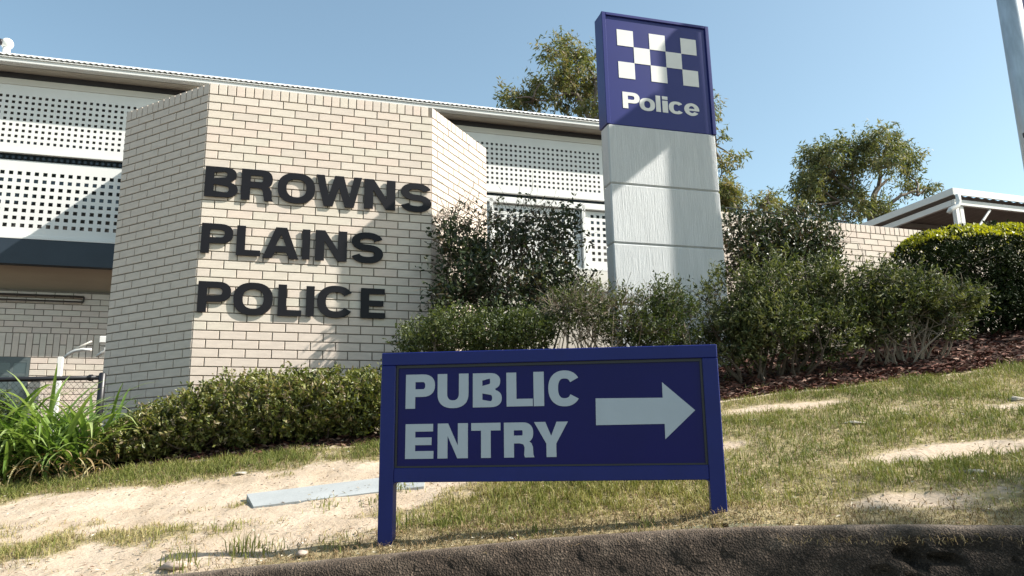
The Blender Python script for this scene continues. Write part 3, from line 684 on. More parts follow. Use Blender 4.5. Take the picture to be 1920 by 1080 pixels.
for (c, l, r_, t, b) in SG:
    ul = sloc(*spx(l, (t+b)/2), .017)[0]; ur = sloc(*spx(r_, (t+b)/2), .017)[0]; za = sloc(*spx((l+r_)/2, b), .017)[1]; zc = sloc(*spx((l+r_)/2, t), .017)[1]
    tag(link('letter', glyph_mesh(glyph(c, SSX[c], .225 if c in 'PUBCR' else .22), ((ul, za), (ur, za), (ur, zc), (ul, zc)), .0022, .0155, M['signwhite']), sg), 'letter '+c)
ap = [sloc(*spx(x, y), .017) for x, y in ((1025, 298), (1320, 295), (1317, 227), (1463, 350), (1332, 478), (1329, 410), (1027, 416))]
link('arrow', glyph_mesh([[(a, b) for a, b in ap]], ((0, 0), (1, 0), (1, 1), (0, 1)), .0022, .0155, M['signwhite']), sg).data.name = 'arrow'

# ------------------------------------------------------------------ light pole with banner
PX, PYp = 5.20, 7.42
pzb = float(g(PX, PYp))
pole = thing('light_pole', 'tall galvanised steel light pole leaning into view at the right edge', 'pole', (PX, PYp, pzb))
MB().tube([(0, 0, -.1), (0, 0, 2.5), (0, 0, 6.35), (0, 0, 6.40)], [.125, .115, .095, .06], 20).build('shaft', M['gal'], pole, smooth=True)
cz = at(1905, 248, 7.3)[2]-pzb
MB().box(-.118, -.085, -.075, -.03, cz-.025, cz+.025, .003).build('hatch', M['blackpaint'], pole)
MB().box(-.16, .16, -.47, -.10, 6.44-pzb, 6.93-pzb, .03).build('added_shade_box', M['gal'], pole)  # unseen box added above the view, casts diagonal shade on the pylon
MB().box(-.05, .05, -.11, -.02, 6.6-pzb, 6.7-pzb).build('shade_box_bracket', M['gal'], pole)
bz = at(1910, 36, 7.4)[2]-pzb
bn = thing('pole_banner', 'dark blue sign panel fixed to the right of the light pole', 'sign', (PX, PYp, pzb+bz), R(8))
MB().box(.115, .62, -.03, .03, .0, 1.15, .008).build('panel', M['panelblue'], bn)
MB().box(.10, .64, -.034, .034, -.018, -.0005, .004).build('edge_trim', M['steelwhite'], bn)
for z in (.2, .95): MB().box(.02, .114, -.015, .015, z, z+.03).build('bracket', M['gal'], bn)

# ------------------------------------------------------------------ right brick wall, carport
RWX, RWY, RWZ, RWA = 4.555, 10.738, 3.149, .326
rz_ = float(g(4.5, 10.6))-.1
rw = thing('garden_wall', 'low cream brick wall with soldier coping between the pylon and the round hedge', 'wall', (RWX, RWY, rz_), RWA)
ux0, ux1 = -3.35, 5.1
MB().box(ux0, ux1, .007, .12, -.3, RWZ+.106-rz_).build('mortar', M['mortar'], rw)
rb = BrickSet()
rb.soldiers(ux0, 0, 0, ux1-ux0, RWZ, .115, 0, BH, 0)
rb.items = [it for it in rb.items]
rb.face(ux0, 0, 0, lambda k: rowjoints(ux1-ux0, (.10 if k % 2 == 0 else .22)), range(0, 17), RWZ, 1)
rb.build(rw, rz_, 300)
rlp = at(1355, 389, 10.6); rlq = at(1575, 414, 11.1)
tag(MB().tube([rlp-np.array([1.5, .5, -.06]), rlp, rlq, rlq+(rlq-rlp)*.06], .012, 6).build('dark_cable', M['blackpaint']), 'thin dark cable running just above the coping of the garden wall', 'cable')
# carport: corner post, fascia, braces, corrugated underside
CC = at(1787, 352, 14.0); CA = .33
cpz = float(g(8, 14))
cpt = thing('carport', 'white steel carport with flat roof and braced corner post beyond the round hedge', 'carport', (CC[0], CC[1], cpz), CA)
ct = CC[2]-cpz; CL, CWd = 10.5, 6.5
MB().box(.0, CWd, -.0, .02, ct-.13, ct, .004).build('fascia', M['white'], cpt)
MB().box(-.02, -.0005, 0, CL, ct-.13, ct, .004).build('fascia', M['steelwhite'], cpt)
MB().box(.05, CWd, .06, .12, ct-.30, ct-.19, .004).build('front_beam', M['steelwhite'], cpt)
MB().box(.05, .12, .125, CL, ct-.30, ct-.19, .004).build('side_beam', M['steelwhite'], cpt)
xx_ = np.arange(.0, CWd, .10); 
sheet = MB()
for i, x in enumerate(xx_[:-1]):
    z1_, z2_ = (ct-.145, ct-.115) if i % 2 else (ct-.115, ct-.145)
    sheet.add([(x, .03, z1_), (x+.1, .03, z2_), (x+.1, CL, z2_), (x, CL, z1_)], [(0, 3, 2, 1)])
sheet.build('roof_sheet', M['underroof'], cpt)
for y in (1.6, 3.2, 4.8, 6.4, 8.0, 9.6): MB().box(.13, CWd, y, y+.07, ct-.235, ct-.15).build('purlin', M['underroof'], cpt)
MB().box(.07, .155, .07, .155, 0, ct-.30, .005).build('post', M['steelwhite'], cpt)
MB().box(.2, .29, .09, .18, 0, ct-.30, .005).build('post', M['white'], cpt)
for (a, b) in (((.3, .11, ct-1.0), (.95, .10, ct-.32)), ((.11, .2, ct-.95), (.10, 1.55, ct-.32))): MB().tube([a, b], .024, 6).build('brace', M['white'], cpt)
MB().tube([(.03, -.05, ct-.14), (.03, -.05, ct-.28), (-.0, -.05, ct-.36), (-.16, -.02, ct-.44), (-.19, .0, ct-.5)], .045, 10).build('downpipe', M['white'], cpt, smooth=True)
MB().box(5.9, 6.0, 8.0, 8.1, 0, ct-.30).build('post', M['steelwhite'], cpt)
MB().box(5.9, 6.0, .2, .3, 0, ct-.30).build('post', M['steelwhite'], cpt)

# ------------------------------------------------------------------ fence at the left
fl = at(-260, 712, 7.2); fr = at(192, 708, 7.2); fz = .30
fn = thing('chain_link_fence', 'low black pipe fence with chain link mesh behind the strap leaved plant', 'fence', (fr[0], fr[1], fz))
fd = fl-fr; zt_ = fr[2]-fz
MB().tube([(-.0, 0, zt_), (fd[0], fd[1], zt_)], .021, 8).build('top_rail', M['blackpaint'], fn, smooth=True)
for x in (0, fd[0]): MB().tube([(x, 0, -.2), (x, 0, zt_+.035), (x, 0, zt_+.045)], [.032, .032, .018], 10).build('post', M['blackpaint'], fn, smooth=True)
MB().tube([(-.09, 0, zt_), (-.12, 0, zt_)], .03, 8).build('clamp', M['blackpaint'], fn)
ch = MB(); L_ = abs(fd[0]); sp_ = .055
k = -int(1/sp_)-2
while k*sp_ < L_+.1:
    for sgn in (1, -1):
        pts = []
        x0 = k*sp_
        for (xx2, zz2) in (((x0, 0.), (x0+zt_, zt_)) if sgn == 1 else ((x0+zt_, 0.), (x0, zt_))): pts.append([xx2, zz2])
        (xa, za), (xb, zb2) = pts
        def clipx(xa, za, xb, zb2):
            if xa > xb: xa, za, xb, zb2 = xb, zb2, xa, za
            if xb < 0 or xa > L_: return None
            t0 = max(0, (0-xa)/(xb-xa)); t1 = min(1, (L_-xa)/(xb-xa))
            return (xa+(xb-xa)*t0, za+(zb2-za)*t0), (xa+(xb-xa)*t1, za+(zb2-za)*t1)
        cpp = clipx(xa, za, xb, zb2)
        if cpp: ch.tube([(-cpp[0][0], .002*sgn, cpp[0][1]), (-cpp[1][0], .002*sgn, cpp[1][1])], .0015, 3, cap=False)
    k += 1
ch.build('chain_mesh', M['blackpaint'], fn)

# ------------------------------------------------------------------ slab, stones, litter
sl4 = [(-1.535, 4.686), (-1.409, 4.424), (-.50, 4.465), (-.52, 4.75)]
sv = [(x, y, float(g(x, y))+(.026 if i in (0, 3) else .020)) for i, (x, y) in enumerate(sl4)]
tag(MB().add([(x, y, z-.06) for x, y, z in sv]+sv, [(0, 3, 2, 1), (4, 5, 6, 7), (0, 1, 5, 4), (1, 2, 6, 5), (2, 3, 7, 6), (3, 0, 4, 7)][::1]).build('concrete_slab', M['slab']), 'pale flat concrete strip half buried in the bare sand left of the sign', 'slab')
def stone(px, py, r_, lab, mt=None, flat=.55):
    rr = ray(px, py); A = rr[2]-.086*rr[0]-.245*rr[1]; t = (-.324+.086*.58-.245*3.64)/A; p = rr*t
    n1, n2 = 9, 6; b = MB(); vs = []
    for i in range(1, n2):
        ph = math.pi*i/n2
        for k in range(n1):
            th = 2*math.pi*k/n1; q = r_*(1+.22*rnd.uniform(-1, 1)); vs.append((q*1.25*math.sin(ph)*math.cos(th), q*math.sin(ph)*math.sin(th), q*flat*math.cos(ph)))
    m_ = len(vs); vs += [(0, 0, r_*flat), (0, 0, -r_*flat)]
    fs = [(i*n1+k, (i+1)*n1+k, (i+1)*n1+(k+1) % n1, i*n1+(k+1) % n1) for i in range(n2-2) for k in range(n1)]+[(m_, k, (k+1) % n1) for k in range(n1)]+[(m_+1, (n2-2)*n1+(k+1) % n1, (n2-2)*n1+k) for k in range(n1)]
    return tag(b.add(vs, fs).build('stone', mt or M['rock'], None, (p[0], p[1], p[2]+r_*flat*.45), rnd.uniform(0, 3), smooth=True), lab, 'stone')
stone(567, 1041, .028, 'pinkish rounded stone in the shaded grass left of the sign post')
stone(1408, 790, .035, 'flat pale stone in the grass just right of the sign arrow', M['palestone'], .3)
stone(1600, 796, .06, 'flat pale stone in the middle of the sloping lawn', M['palestone'], .25)
stone(1692, 778, .03, 'small flat stone above the middle of the lawn', M['palestone'], .3)
stone(1828, 888, .045, 'grey flat stone at the edge of the shaded grass on the right', M['palestone'], .3)
stone(1905, 752, .05, 'pale broken stone near the right end of the lawn', M['palestone'], .4)
stone(455, 889, .045, 'flat pale stone in the grass below the low hedge', M['palestone'], .25)
stone(335, 1064, .07, 'flat brown stone lying at the road edge on the lower left', M['rock'], .3)

def scatter_faces(name, P, size, mt, label, cat, up=.6, asp=2.2, lc=None, kind='stuff', lift=0):
    n = len(P); a = NR.uniform(0, 2*np.pi, n); tilt = NR.normal(0, up, n)
    L = size*NR.uniform(.5, 1.4, n); W = L/asp*NR.uniform(.7, 1.2, n)
    dx = np.stack([np.cos(a), np.sin(a), np.zeros(n)], 1); dy = np.stack([-np.sin(a)*np.cos(tilt), np.cos(a)*np.cos(tilt), np.sin(tilt)], 1)
    dx[:, 2] = NR.normal(0, .25, n)
    nn = np.cross(dx, dy); c = P.copy(); c[:, 2] += lift
    q = [c-dx*L[:, None]/2, c-dy*W[:, None]/2+nn*W[:, None]*.15, c+dx*L[:, None]/2, c+dy*W[:, None]/2+nn*W[:, None]*.15]
    V = np.stack(q, 1).reshape(-1, 3); F = np.arange(n*4).reshape(n, 4)
    v = NR.uniform(0, 1, n) if lc is None else lc
    ob = link(name, fast_mesh(name, V, F, mt, np.repeat(v, 4))); return tag(ob, label, cat, kind=kind)
def gzv(x, y):   # ground height incl. its relief, vectorised
    t = y-kerb_y(x); d = grass_density(x, y); bm = np.clip((y-bed_edge(x))/.05, 0, 1)
    return g(x, y)+((fbm(x, y, 1.6, 8)-.5)*.05+(fbm(x, y, 9, 9)-.5)*.018+(fbm(x, y, 30, 4)-.5)*.007+.012*np.clip(d, 0, .6)+bm*(fbm(x, y, 12, 2)-.5)*.05)*np.clip(t/.1, 0, 1)+mound(x, y)
# mulch chips on the bed
n = 26000; x = NR.uniform(-3.6, 6.5, n); y = bed_edge(x)+NR.uniform(0, 1, n)**1.6*3.0; k = (x > 1.0) | (NR.random(n) < .35); x, y = x[k], y[k]
scatter_faces('bark_mulch', np.stack([x, y, gzv(x, y)+.012], 1), .06, M['mulch'], 'red brown bark mulch covering the planting bed under the shrubs', 'mulch', .7, 2.6)
n = 13000; x = NR.uniform(-4.4, 4.6, n); y = kerb_y(x)+NR.uniform(-.14, 2.6, n)**1.0; k = NR.random(n) < np.where(y-kerb_y(x) < .5, .8, .4); x, y = x[k], y[k]
scatter_faces('fallen_leaves', np.stack([x, y, gzv(x, y)+.012], 1), .022, M['litter'], 'small dead leaves and twigs scattered over sand and grass', 'leaf litter', .35, 2.8)

# ------------------------------------------------------------------ grass blades
def blades(P, h, w, lean, lc):
    n = len(P); a = NR.uniform(0, 2*np.pi, n); b = NR.uniform(0, 2*np.pi, n)
    d = np.stack([np.cos(a), np.sin(a), np.zeros(n)], 1); s = np.stack([np.cos(b), np.sin(b), np.zeros(n)], 1)
    ln = np.abs(NR.normal(lean, .35, n)); z = np.array([0, 0, 1.])
    m1 = P+d*(h*.35*np.sin(ln*.6))[:, None]+z*(h*.55*np.cos(ln*.6))[:, None]; tp = P+d*(h*np.sin(ln))[:, None]+z*(h*np.maximum(.12, np.cos(ln)))[:, None]
    V = np.stack([P-s*w[:, None]/2, P+s*w[:, None]/2, m1+s*w[:, None]*.42, m1-s*w[:, None]*.42, tp], 1).reshape(-1, 3)
    i = np.arange(n)*5; F = np.concatenate([np.stack([i, i+1, i+2], 1), np.stack([i, i+2, i+3], 1), np.stack([i+3, i+2, i+4], 1)])
    return V, F, np.repeat(lc, 5)
N = 720000; x = NR.uniform(-4.6, 5.2, N); y = kerb_y(x)+NR.uniform(-.03, 1, N)*np.where(x > 1, 4.6, 2.85); d = grass_density(x, y)
rimz = np.exp(-((y-kerb_y(x))/.16)**2)*(x > -1.2)
clump = fbm(x, y, 22, 31); pr_ = np.clip(d*1.25-.22, 0, 1)*(.25+1.3*np.clip(clump-.3, 0, 1))+rimz*.15
pr_ = pr_*(.35+.65*np.clip((y-kerb_y(x)-.08)/.28, 0, 1))
k = NR.random(N) < pr_; x, y, d, rimz, clump = x[k], y[k], d[k], rimz[k], clump[k]; n = len(x)
tk = np.clip((y-kerb_y(x)-.06)/.30, 0, 1); hh = (.018+.045*NR.random(n)**1.5)*(.55+.7*d)*(.6+.9*clump)*(.35+.65*tk); ww = NR.uniform(.0022, .0048, n)
lcv = np.clip(.38+.9*(fbm(x, y, 1.1, 41)-.5)+.55*(.55-d)+NR.normal(0, .2, n)+rimz*.55+.12*(x < 1), 0, 1)
V, F, A = blades(np.stack([x, y, gzv(x, y)-.004], 1), hh, ww, .75, lcv)
tag(link('lawn_grass', fast_mesh('lawn_grass', V, F, M['grass'], A)), 'patchy dry green lawn grass growing on the sandy slope', 'grass', kind='stuff')
# flattened straw thatch between the blades
N = 260000; x = NR.uniform(-4.6, 5.2, N); y = kerb_y(x)+NR.uniform(-.05, 1, N)*np.where(x > 1, 4.6, 2.85); d = grass_density(x, y)
rz2_ = np.exp(-((y-kerb_y(x)-.08)/.17)**2)*np.clip((x+1.5)/.8, 0, 1); k = NR.random(N) < np.clip((d-.12)*.55, 0, .5)+rz2_*.9; x, y = x[k], y[k]; n = len(x)
V, F, A = blades(np.stack([x, y, gzv(x, y)+.002], 1), NR.uniform(.015, .05, n), NR.uniform(.002, .004, n), 1.3, np.clip(NR.normal(.5, .25, n), 0, 1))
tag(link('straw_thatch', fast_mesh('straw_thatch', V, F, M['straw'], A)), 'flattened dry straw lying between the grass blades and along the kerb', 'grass', kind='stuff')
# taller tufts in front of the sign and in the lower left
P_ = []; H_ = []
for (px, py, m_, hgt) in [(450, 1040, 60, .10), (335, 1068, 55, .11), (760, 985, 60, .07), (500, 1035, 40, .07), (640, 1020, 50, .05), (850, 975, 50, .05), (700, 945, 30, .05), (610, 955, 40, .05), (1505, 700, 22, .09), (1560, 705, 18, .08), (1420, 735, 16, .08), (760, 922, 50, .05), (1100, 960, 60, .05), (1890, 690, 22, .09), (420, 1000, 40, .06), (60, 1040, 40, .07), (160, 905, 30, .05), (1000, 1000, 50, .045), (1210, 985, 40, .05)]:
    rr = ray(px, py); A_ = rr[2]-.086*rr[0]-.245*rr[1]; t = (-.324+.086*.58-.245*3.64)/A_; p = rr*t
    q = NR.normal(0, .045, (m_, 2))+p[:2]; P_.append(q); H_.append(hgt*NR.uniform(.45, 1.1, m_))
P_ = np.concatenate(P_); H_ = np.concatenate(H_)
V, F, A = blades(np.stack([P_[:, 0], P_[:, 1], gzv(P_[:, 0], P_[:, 1])], 1), H_, NR.uniform(.003, .006, len(P_)), .45, NR.uniform(0, .6, len(P_)))
tag(link('grass_tufts', fast_mesh('grass_tufts', V, F, M['grass'], A)), 'taller green tufts of grass standing in the sand and at the kerb', 'grass', kind='stuff')

# ------------------------------------------------------------------ foliage
def leaves(C, RAD, n, L, asp, mt, name, parent, droop=0, shell=.55, lcb=0., lo=None, lcs=.25, sprig=9, slen=3.2, loose=.25, gap=0., gs=5.):
    """leaves carried on short sprigs whose roots fill ellipsoids C (k,3) / RAD (k,3); lo: minimum height"""
    C = np.asarray(C, float); RAD = np.asarray(RAD, float); vol = (RAD[:, 0]*RAD[:, 1]*RAD[:, 2])**(2/3); m = max(1, int(n/sprig*(1+1.1*gap)))
    pi = NR.choice(len(C), m, p=vol/vol.sum())
    v = NR.normal(0, 1, (m, 3)); v /= np.linalg.norm(v, axis=1)[:, None]
    r = np.where(NR.random(m) < shell, NR.uniform(.72, 1.0, m), NR.random(m)**.5*.95)+np.abs(NR.normal(0, loose, m))*.55
    lump = .80+.42*fbm(v[:, 0]*2+pi*3.1, v[:, 2]*2+v[:, 1]*2, 1.6, 5)
    o = C[pi]+v*RAD[pi]*(r*lump)[:, None]
    if gap > 0:
        f = fbm(o[:, 0]+.6*o[:, 1], o[:, 2]+.5*o[:, 1], gs, 15); kk = NR.random(m) < np.clip((f-.5+.30*(1-gap))/.14+.5, 0.02, 1)
        o, v, pi = o[kk], v[kk], pi[kk]; m = len(o)
    sdir = v*.7+NR.normal(0, .5, (m, 3)); sdir[:, 2] += .75-2.2*droop; sdir /= np.linalg.norm(sdir, axis=1)[:, None]
    tone = NR.normal(.42+lcb, lcs*.7, m)+.35*(fbm(o[:, 0]+o[:, 1], o[:, 2], 2.2, 6)-.5)
    t = NR.uniform(0, 1, (m, sprig)); sl_ = L*slen*NR.uniform(.5, 1.3, m)
    c = (o[:, None, :]+sdir[:, None, :]*(t*sl_[:, None])[..., None]+NR.normal(0, L*.28, (m, sprig, 3))).reshape(-1, 3)
    N_ = len(c); sd_ = np.repeat(sdir, sprig, 0); d = sd_*.65+NR.normal(0, .62, (N_, 3)); d[:, 2] -= droop; d /= np.linalg.norm(d, axis=1)[:, None]
    tt = NR.normal(0, 1, (N_, 3)); s = np.cross(d, tt); s /= np.linalg.norm(s, axis=1)[:, None]; nn = np.cross(d, s)
    l = (L*NR.uniform(.6, 1.25, N_))[:, None]; w = l/asp
    q = [c-d*l*.5, c+s*w*.5+nn*w*.18, c+d*l*.5, c-s*w*.5+nn*w*.18]
    lc = np.clip(np.repeat(tone, sprig)+NR.normal(0, lcs*.6, N_)+.12*t.ravel(), 0, 1)
    V = np.stack(q, 1)
    if lo is not None:
        ok = (c[:, 2] > lo(c[:, 0], c[:, 1])); V = V[ok]; lc = lc[ok]
    V = V.reshape(-1, 3); F = np.arange(len(lc)*4).reshape(-1, 4)
    return link(name, fast_mesh(name, V, F, mt, np.repeat(lc, 4)), parent)
def limb(b, p, q, r0_, r1_, seg=6, wob=.08, n=5):
    p = np.array(p, float); q = np.array(q, float); L = np.linalg.norm(q-p); pts = []; w1 = NR.normal(0, 1, 3); w2 = NR.normal(0, 1, 3)
    for i in range(seg+1):
        t = i/seg; pts.append(p+(q-p)*t+(w1*math.sin(t*math.pi)+w2*math.sin(t*2*math.pi)*.6)*L*wob)
    b.tube(pts, [r0_+(r1_-r0_)*i/seg for i in range(seg+1)], n); return pts
def bush(name, label, cat, base, blobs, nl, L, asp, mt, stem_mat='bark', stems=7, sr=.016, twigs=60, group=None, droop=0, shell=.5, lcb=0, tipn=0, tipmat=None, twl=.16, lcs=.25, lowclear=0, loose=.25, slen=3.2, gap=.45, gs=5., sprig=9, fat=1.):
    """blobs: (px, py, Y, rx px, rz px, depth m)"""
    bz_ = np.array([base[0], base[1], float(g(base[0], base[1]))]); t = thing(name, label, cat, bz_, group=group)
    C, RD = [], []
    for (px, py, Y, rxp, rzp, dp) in blobs:
        c = at(px, py, Y)-bz_; s = Y/FPX*fat; C.append(c); RD.append((rxp*s, dp*fat, rzp*s))
    lo = lambda x_, y_: g(x_+bz_[0], y_+bz_[1])-bz_[2]+.03+lowclear
    leaves(C, RD, nl, L, asp, M[mt], 'foliage', t, droop, shell, lcb, lo=lo, lcs=lcs, loose=loose, slen=slen, gap=gap, gs=gs, sprig=sprig)
    b = MB()
    for i in range(stems):
        k = i % len(C); c = np.array(C[k]); rt = np.array([c[0]*.55+NR.normal(0, .07), c[1]*.5+NR.normal(0, .06), 0.]); rt[2] = float(lo(rt[0], rt[1]))-.06-lowclear
        e = c+np.array(RD[k])*NR.uniform(-.6, .6, 3); pts = limb(b, rt, e, sr*NR.uniform(.7, 1.2), sr*.3, 6, .09)
        for j in range(3):
            s_ = pts[NR.integers(2, 6)]; k2 = NR.integers(len(C)); e2 = np.array(C[k]*.5+C[k2]*.5)+np.array(RD[k2])*NR.uniform(-.9, .9, 3)
            limb(b, s_, e2, sr*.4, sr*.15, 4, .1, 4)
    b.build('stem', M[stem_mat], t)
    if twigs:
        b = MB()
        for i in range(twigs):
            k = NR.integers(len(C)); v = NR.normal(0, 1, 3); v[2] = abs(v[2])*.8; v /= np.linalg.norm(v); s_ = np.array(C[k])+v*np.array(RD[k])*.6; e = s_+v*np.array([1, 1, 1])*twl*NR.uniform(.6, 1.6)+NR.normal(0, .04, 3)
            if s_[2] < float(lo(s_[0], s_[1])): continue
            limb(b, s_, e, .0035, .0012, 3, .1, 3)
        if b.v: tag(b.build('twig', M['twig' if stem_mat == 'twig' else stem_mat], t), kind='stuff')
    if tipn:
        leaves(C, np.array(RD)*1.03, tipn, L*.9, asp, M[tipmat], 'new_growth', t, 0, 1., 0, lo=lambda x_, y_: lo(x_, y_)+tipz)
    return t
tipz = .8
# low clipped hedge in front of the lettered wall
hb = []
for (px, py, rz2) in [(215, 842, 42), (255, 828, 48), (300, 812, 55), (345, 800, 62), (392, 782, 72), (440, 772, 76), (490, 768, 78), (540, 764, 78), (590, 762, 77), (640, 760, 75), (690, 755, 72), (740, 750, 68)]:
    hb.append((px, py+7, 6.25, 52, rz2*.86, .40))
bush('clipped_hedge', 'low clipped olive hedge at the foot of the lettered brick wall', 'hedge', (-1.8, 6.25), hb, 46000, .040, 2.3, 'hedge', stems=16, sr=.013, twigs=160, twl=.09, shell=.6, loose=.10, slen=2.0, lcb=.02, gap=.35, gs=6, lcs=.36)
# photinia behind, left of the pylon
bush('photinia_bush', 'tall dark reddish bush with bare twigs between the brick wall and the pylon', 'bush', (.05, 7.9),
     [(875, 515, 7.9, 52, 60, .3), (940, 492, 8.0, 50, 66, .3), (1005, 500, 8.0, 52, 66, .3), (1058, 452, 8.0, 34, 46, .28), (960, 560, 7.8, 110, 60, .4), (870, 570, 7.7, 50, 50, .35), (1050, 550, 7.8, 50, 60, .3), (850, 450, 7.9, 25, 35, .2)],
     12500, .055, 2.2, 'photinia', stems=15, sr=.014, twigs=190, twl=.26, shell=.3, gap=.75, gs=3.4, loose=.4)
bush('bare_branch_shrub', 'leafless twiggy crown standing above the dark reddish bush', 'bush', (.0, 8.15),
     [(900, 420, 8.15, 55, 40, .25), (960, 420, 8.15, 50, 42, .25), (1010, 425, 8.15, 40, 36, .25), (850, 420, 8.1, 30, 30, .2)], 700, .045, 2.2, 'photinia', stems=12, sr=.014, twigs=130, twl=.30, shell=.3)
bush('low_olive_shrub', 'low olive green shrub directly above the left half of the entry sign', 'shrub', (-.35, 6.55),
     [(790, 640, 6.6, 40, 28, .3), (850, 630, 6.6, 50, 38, .35), (920, 628, 6.6, 55, 36, .35), (985, 630, 6.6, 50, 38, .35)], 14000, .034, 2.6, 'lowbush', stems=9, sr=.012, twigs=80, twl=.08, lcb=.06)
bush('twiggy_shrub', 'half dead twiggy shrub in front of the left edge of the pylon', 'shrub', (.75, 6.5),
     [(1060, 590, 6.5, 42, 42, .25), (1110, 585, 6.55, 45, 48, .3), (1160, 595, 6.5, 45, 50, .3), (1185, 630, 6.5, 40, 35, .25)], 5200, .034, 2.8, 'grevillea', 'twig', stems=18, sr=.012, twigs=420, twl=.14, shell=.4, lowclear=.12)
bush('upright_shrub', 'small green shrub with upright tips in front of the pylon column', 'shrub', (1.2, 6.55),
     [(1225, 580, 6.6, 32, 40, .22), (1250, 560, 6.6, 25, 32, .2), (1270, 605, 6.6, 36, 45, .25), (1225, 630, 6.5, 35, 35, .25)], 7000, .034, 2.8, 'lowbush', 'twig', stems=10, sr=.012, twigs=90, twl=.10, lowclear=.05)
bush('grevillea_bush', 'large dense grey green bush with grey trunks right of the pylon', 'bush', (2.15, 6.75),
     [(1330, 590, 6.7, 50, 50, .3), (1370, 560, 6.8, 50, 50, .35), (1430, 545, 6.9, 60, 55, .4), (1500, 545, 6.9, 60, 60, .4), (1560, 560, 6.9, 50, 60, .35), (1450, 620, 6.7, 70, 55, .4), (1530, 630, 6.7, 65, 55, .4), (1370, 640, 6.7, 50, 45, .3)],
     27000, .046, 3.2, 'grevillea', stems=20, sr=.017, twigs=260, twl=.14, lcb=.05, lowclear=.02, loose=.36, slen=3.6, sprig=14, gap=.9, gs=3.6, lcs=.4, fat=.86)
bush('open_stem_bush', 'grey green bush with open tangled stems beside the round hedge', 'bush', (3.3, 6.9),
     [(1625, 540, 6.95, 50, 45, .32), (1680, 560, 6.95, 55, 50, .35), (1740, 565, 6.9, 50, 50, .32), (1640, 610, 6.9, 45, 50, .3), (1790, 575, 6.9, 45, 28, .25), (1760, 620, 6.9, 40, 30, .25), (1700, 600, 6.9, 55, 40, .3)],
     16000, .046, 3.2, 'grevillea', 'twig', stems=30, sr=.011, twigs=340, twl=.17, lcb=.06, lowclear=.14, loose=.38, slen=3.6, sprig=14, gap=.95, gs=3.6, lcs=.4, fat=.84)
bush('dark_leafy_bush', 'dark reddish bush against the garden wall right of the pylon', 'bush', (2.9, 8.9),
     [(1395, 450, 8.9, 45, 45, .3), (1450, 460, 9.0, 50, 45, .35), (1510, 440, 9.0, 45, 42, .3), (1550, 465, 9.0, 25, 40, .25), (1420, 500, 8.9, 60, 45, .35), (1520, 500, 8.9, 50, 45, .35)],
     11500, .055, 2.1, 'photinia', stems=12, sr=.018, twigs=110, twl=.18, lcb=.08, shell=.35)
tipz = 1.0
bush('round_hedge', 'dark clipped round hedge with yellow green new growth on top at the right', 'hedge', (5.0, 8.3),
     [(1740, 500, 8.2, 58, 62, .5), (1800, 505, 8.3, 90, 78, .6), (1880, 505, 8.3, 90, 80, .6), (1960, 510, 8.4, 90, 78, .6), (1830, 590, 8.2, 80, 60, .55), (1900, 580, 8.2, 90, 70, .55), (1980, 580, 8.2, 90, 70, .55), (1760, 560, 8.2, 60, 55, .45)],
     62000, .036, 1.9, 'boxdark', stems=10, sr=.02, twigs=0, shell=.6, tipn=0, loose=.05, slen=1.5, gap=0)

# new growth on the top of the round hedge
rh = [o for o in bpy.data.objects if o.name == 'round_hedge'][0]; rb_ = np.array(rh.location)
n = 9000; C = np.array([at(px, py, Y)-rb_ for px, py, Y in ((1740, 500, 8.2), (1800, 505, 8.3), (1880, 505, 8.3), (1960, 510, 8.4))]); RD = np.array([(58*8.2, .5*FPX, 62*8.2), (90*8.3, .6*FPX, 78*8.3), (90*8.3, .6*FPX, 80*8.3), (90*8.4, .6*FPX, 78*8.4)])/FPX
ki = NR.integers(0, 4, n); th = NR.uniform(0, 2*np.pi, n); zz = NR.uniform(.52, 1., n)
v = np.stack([np.cos(th)*np.sqrt(1-zz**2), np.sin(th)*np.sqrt(1-zz**2), zz], 1); c = C[ki]+v*RD[ki]*NR.uniform(1.0, 1.09, n)[:, None]
keep = np.ones(n, bool)
for q in range(4): keep &= (((c-C[q])/RD[q])**2).sum(1) > .94
c = c[keep]; n = len(c); d = NR.normal(0, .5, (n, 3)); d[:, 2] += 1.1; d /= np.linalg.norm(d, axis=1)[:, None]; s = np.cross(d, NR.normal(0, 1, (n, 3))); s /= np.linalg.norm(s, axis=1)[:, None]
l = .036*NR.uniform(.6, 1.3, n)[:, None]; V = np.stack([c-d*l*.5, c+s*l*.25, c+d*l*.5, c-s*l*.25], 1).reshape(-1, 3)
link('new_growth', fast_mesh('new_growth', V, np.arange(n*4).reshape(n, 4), M['tips'], np.repeat(NR.random(n), 4)), rh)

# strap leaved plant: every leaf its own part
sb = at(95, 880, 6.05); sb[2] = float(g(sb[0], sb[1]))
sp = thing('strap_leaf_plant', 'clump of arching bright green strap leaves at the left edge in front of the fence', 'plant', sb)
def strap(p, az, el, L, W, curl, mt, lcv):
    n = 9; V = []; A = []; pos = np.array(p, float); e = el; ds = L/n; side = np.array([-math.sin(az), math.cos(az), 0])
    for i in range(n+1):
        t = i/n; w = W*(.55+.9*t if t < .45 else .955*max(.02, (1-(t-.45)/.55))**.65)
        d = np.array([math.cos(az)*math.cos(e), math.sin(az)*math.cos(e), math.sin(e)]); up_ = np.cross(side, d)
        up_ = -up_ if up_[2] < 0 else up_
        V += [pos-side*w/2+up_*w*.16, pos, pos+side*w/2+up_*w*.16]; A += [lcv+.25*t]*3; pos = pos+d*ds; e -= curl*(.4+1.4*t)/n
    F = []
    for i in range(n): a = i*3; F += [(a, a+1, a+4, a+3), (a+1, a+2, a+5, a+4)]
    return fast_mesh('leaf', V, F, mt, A, True)
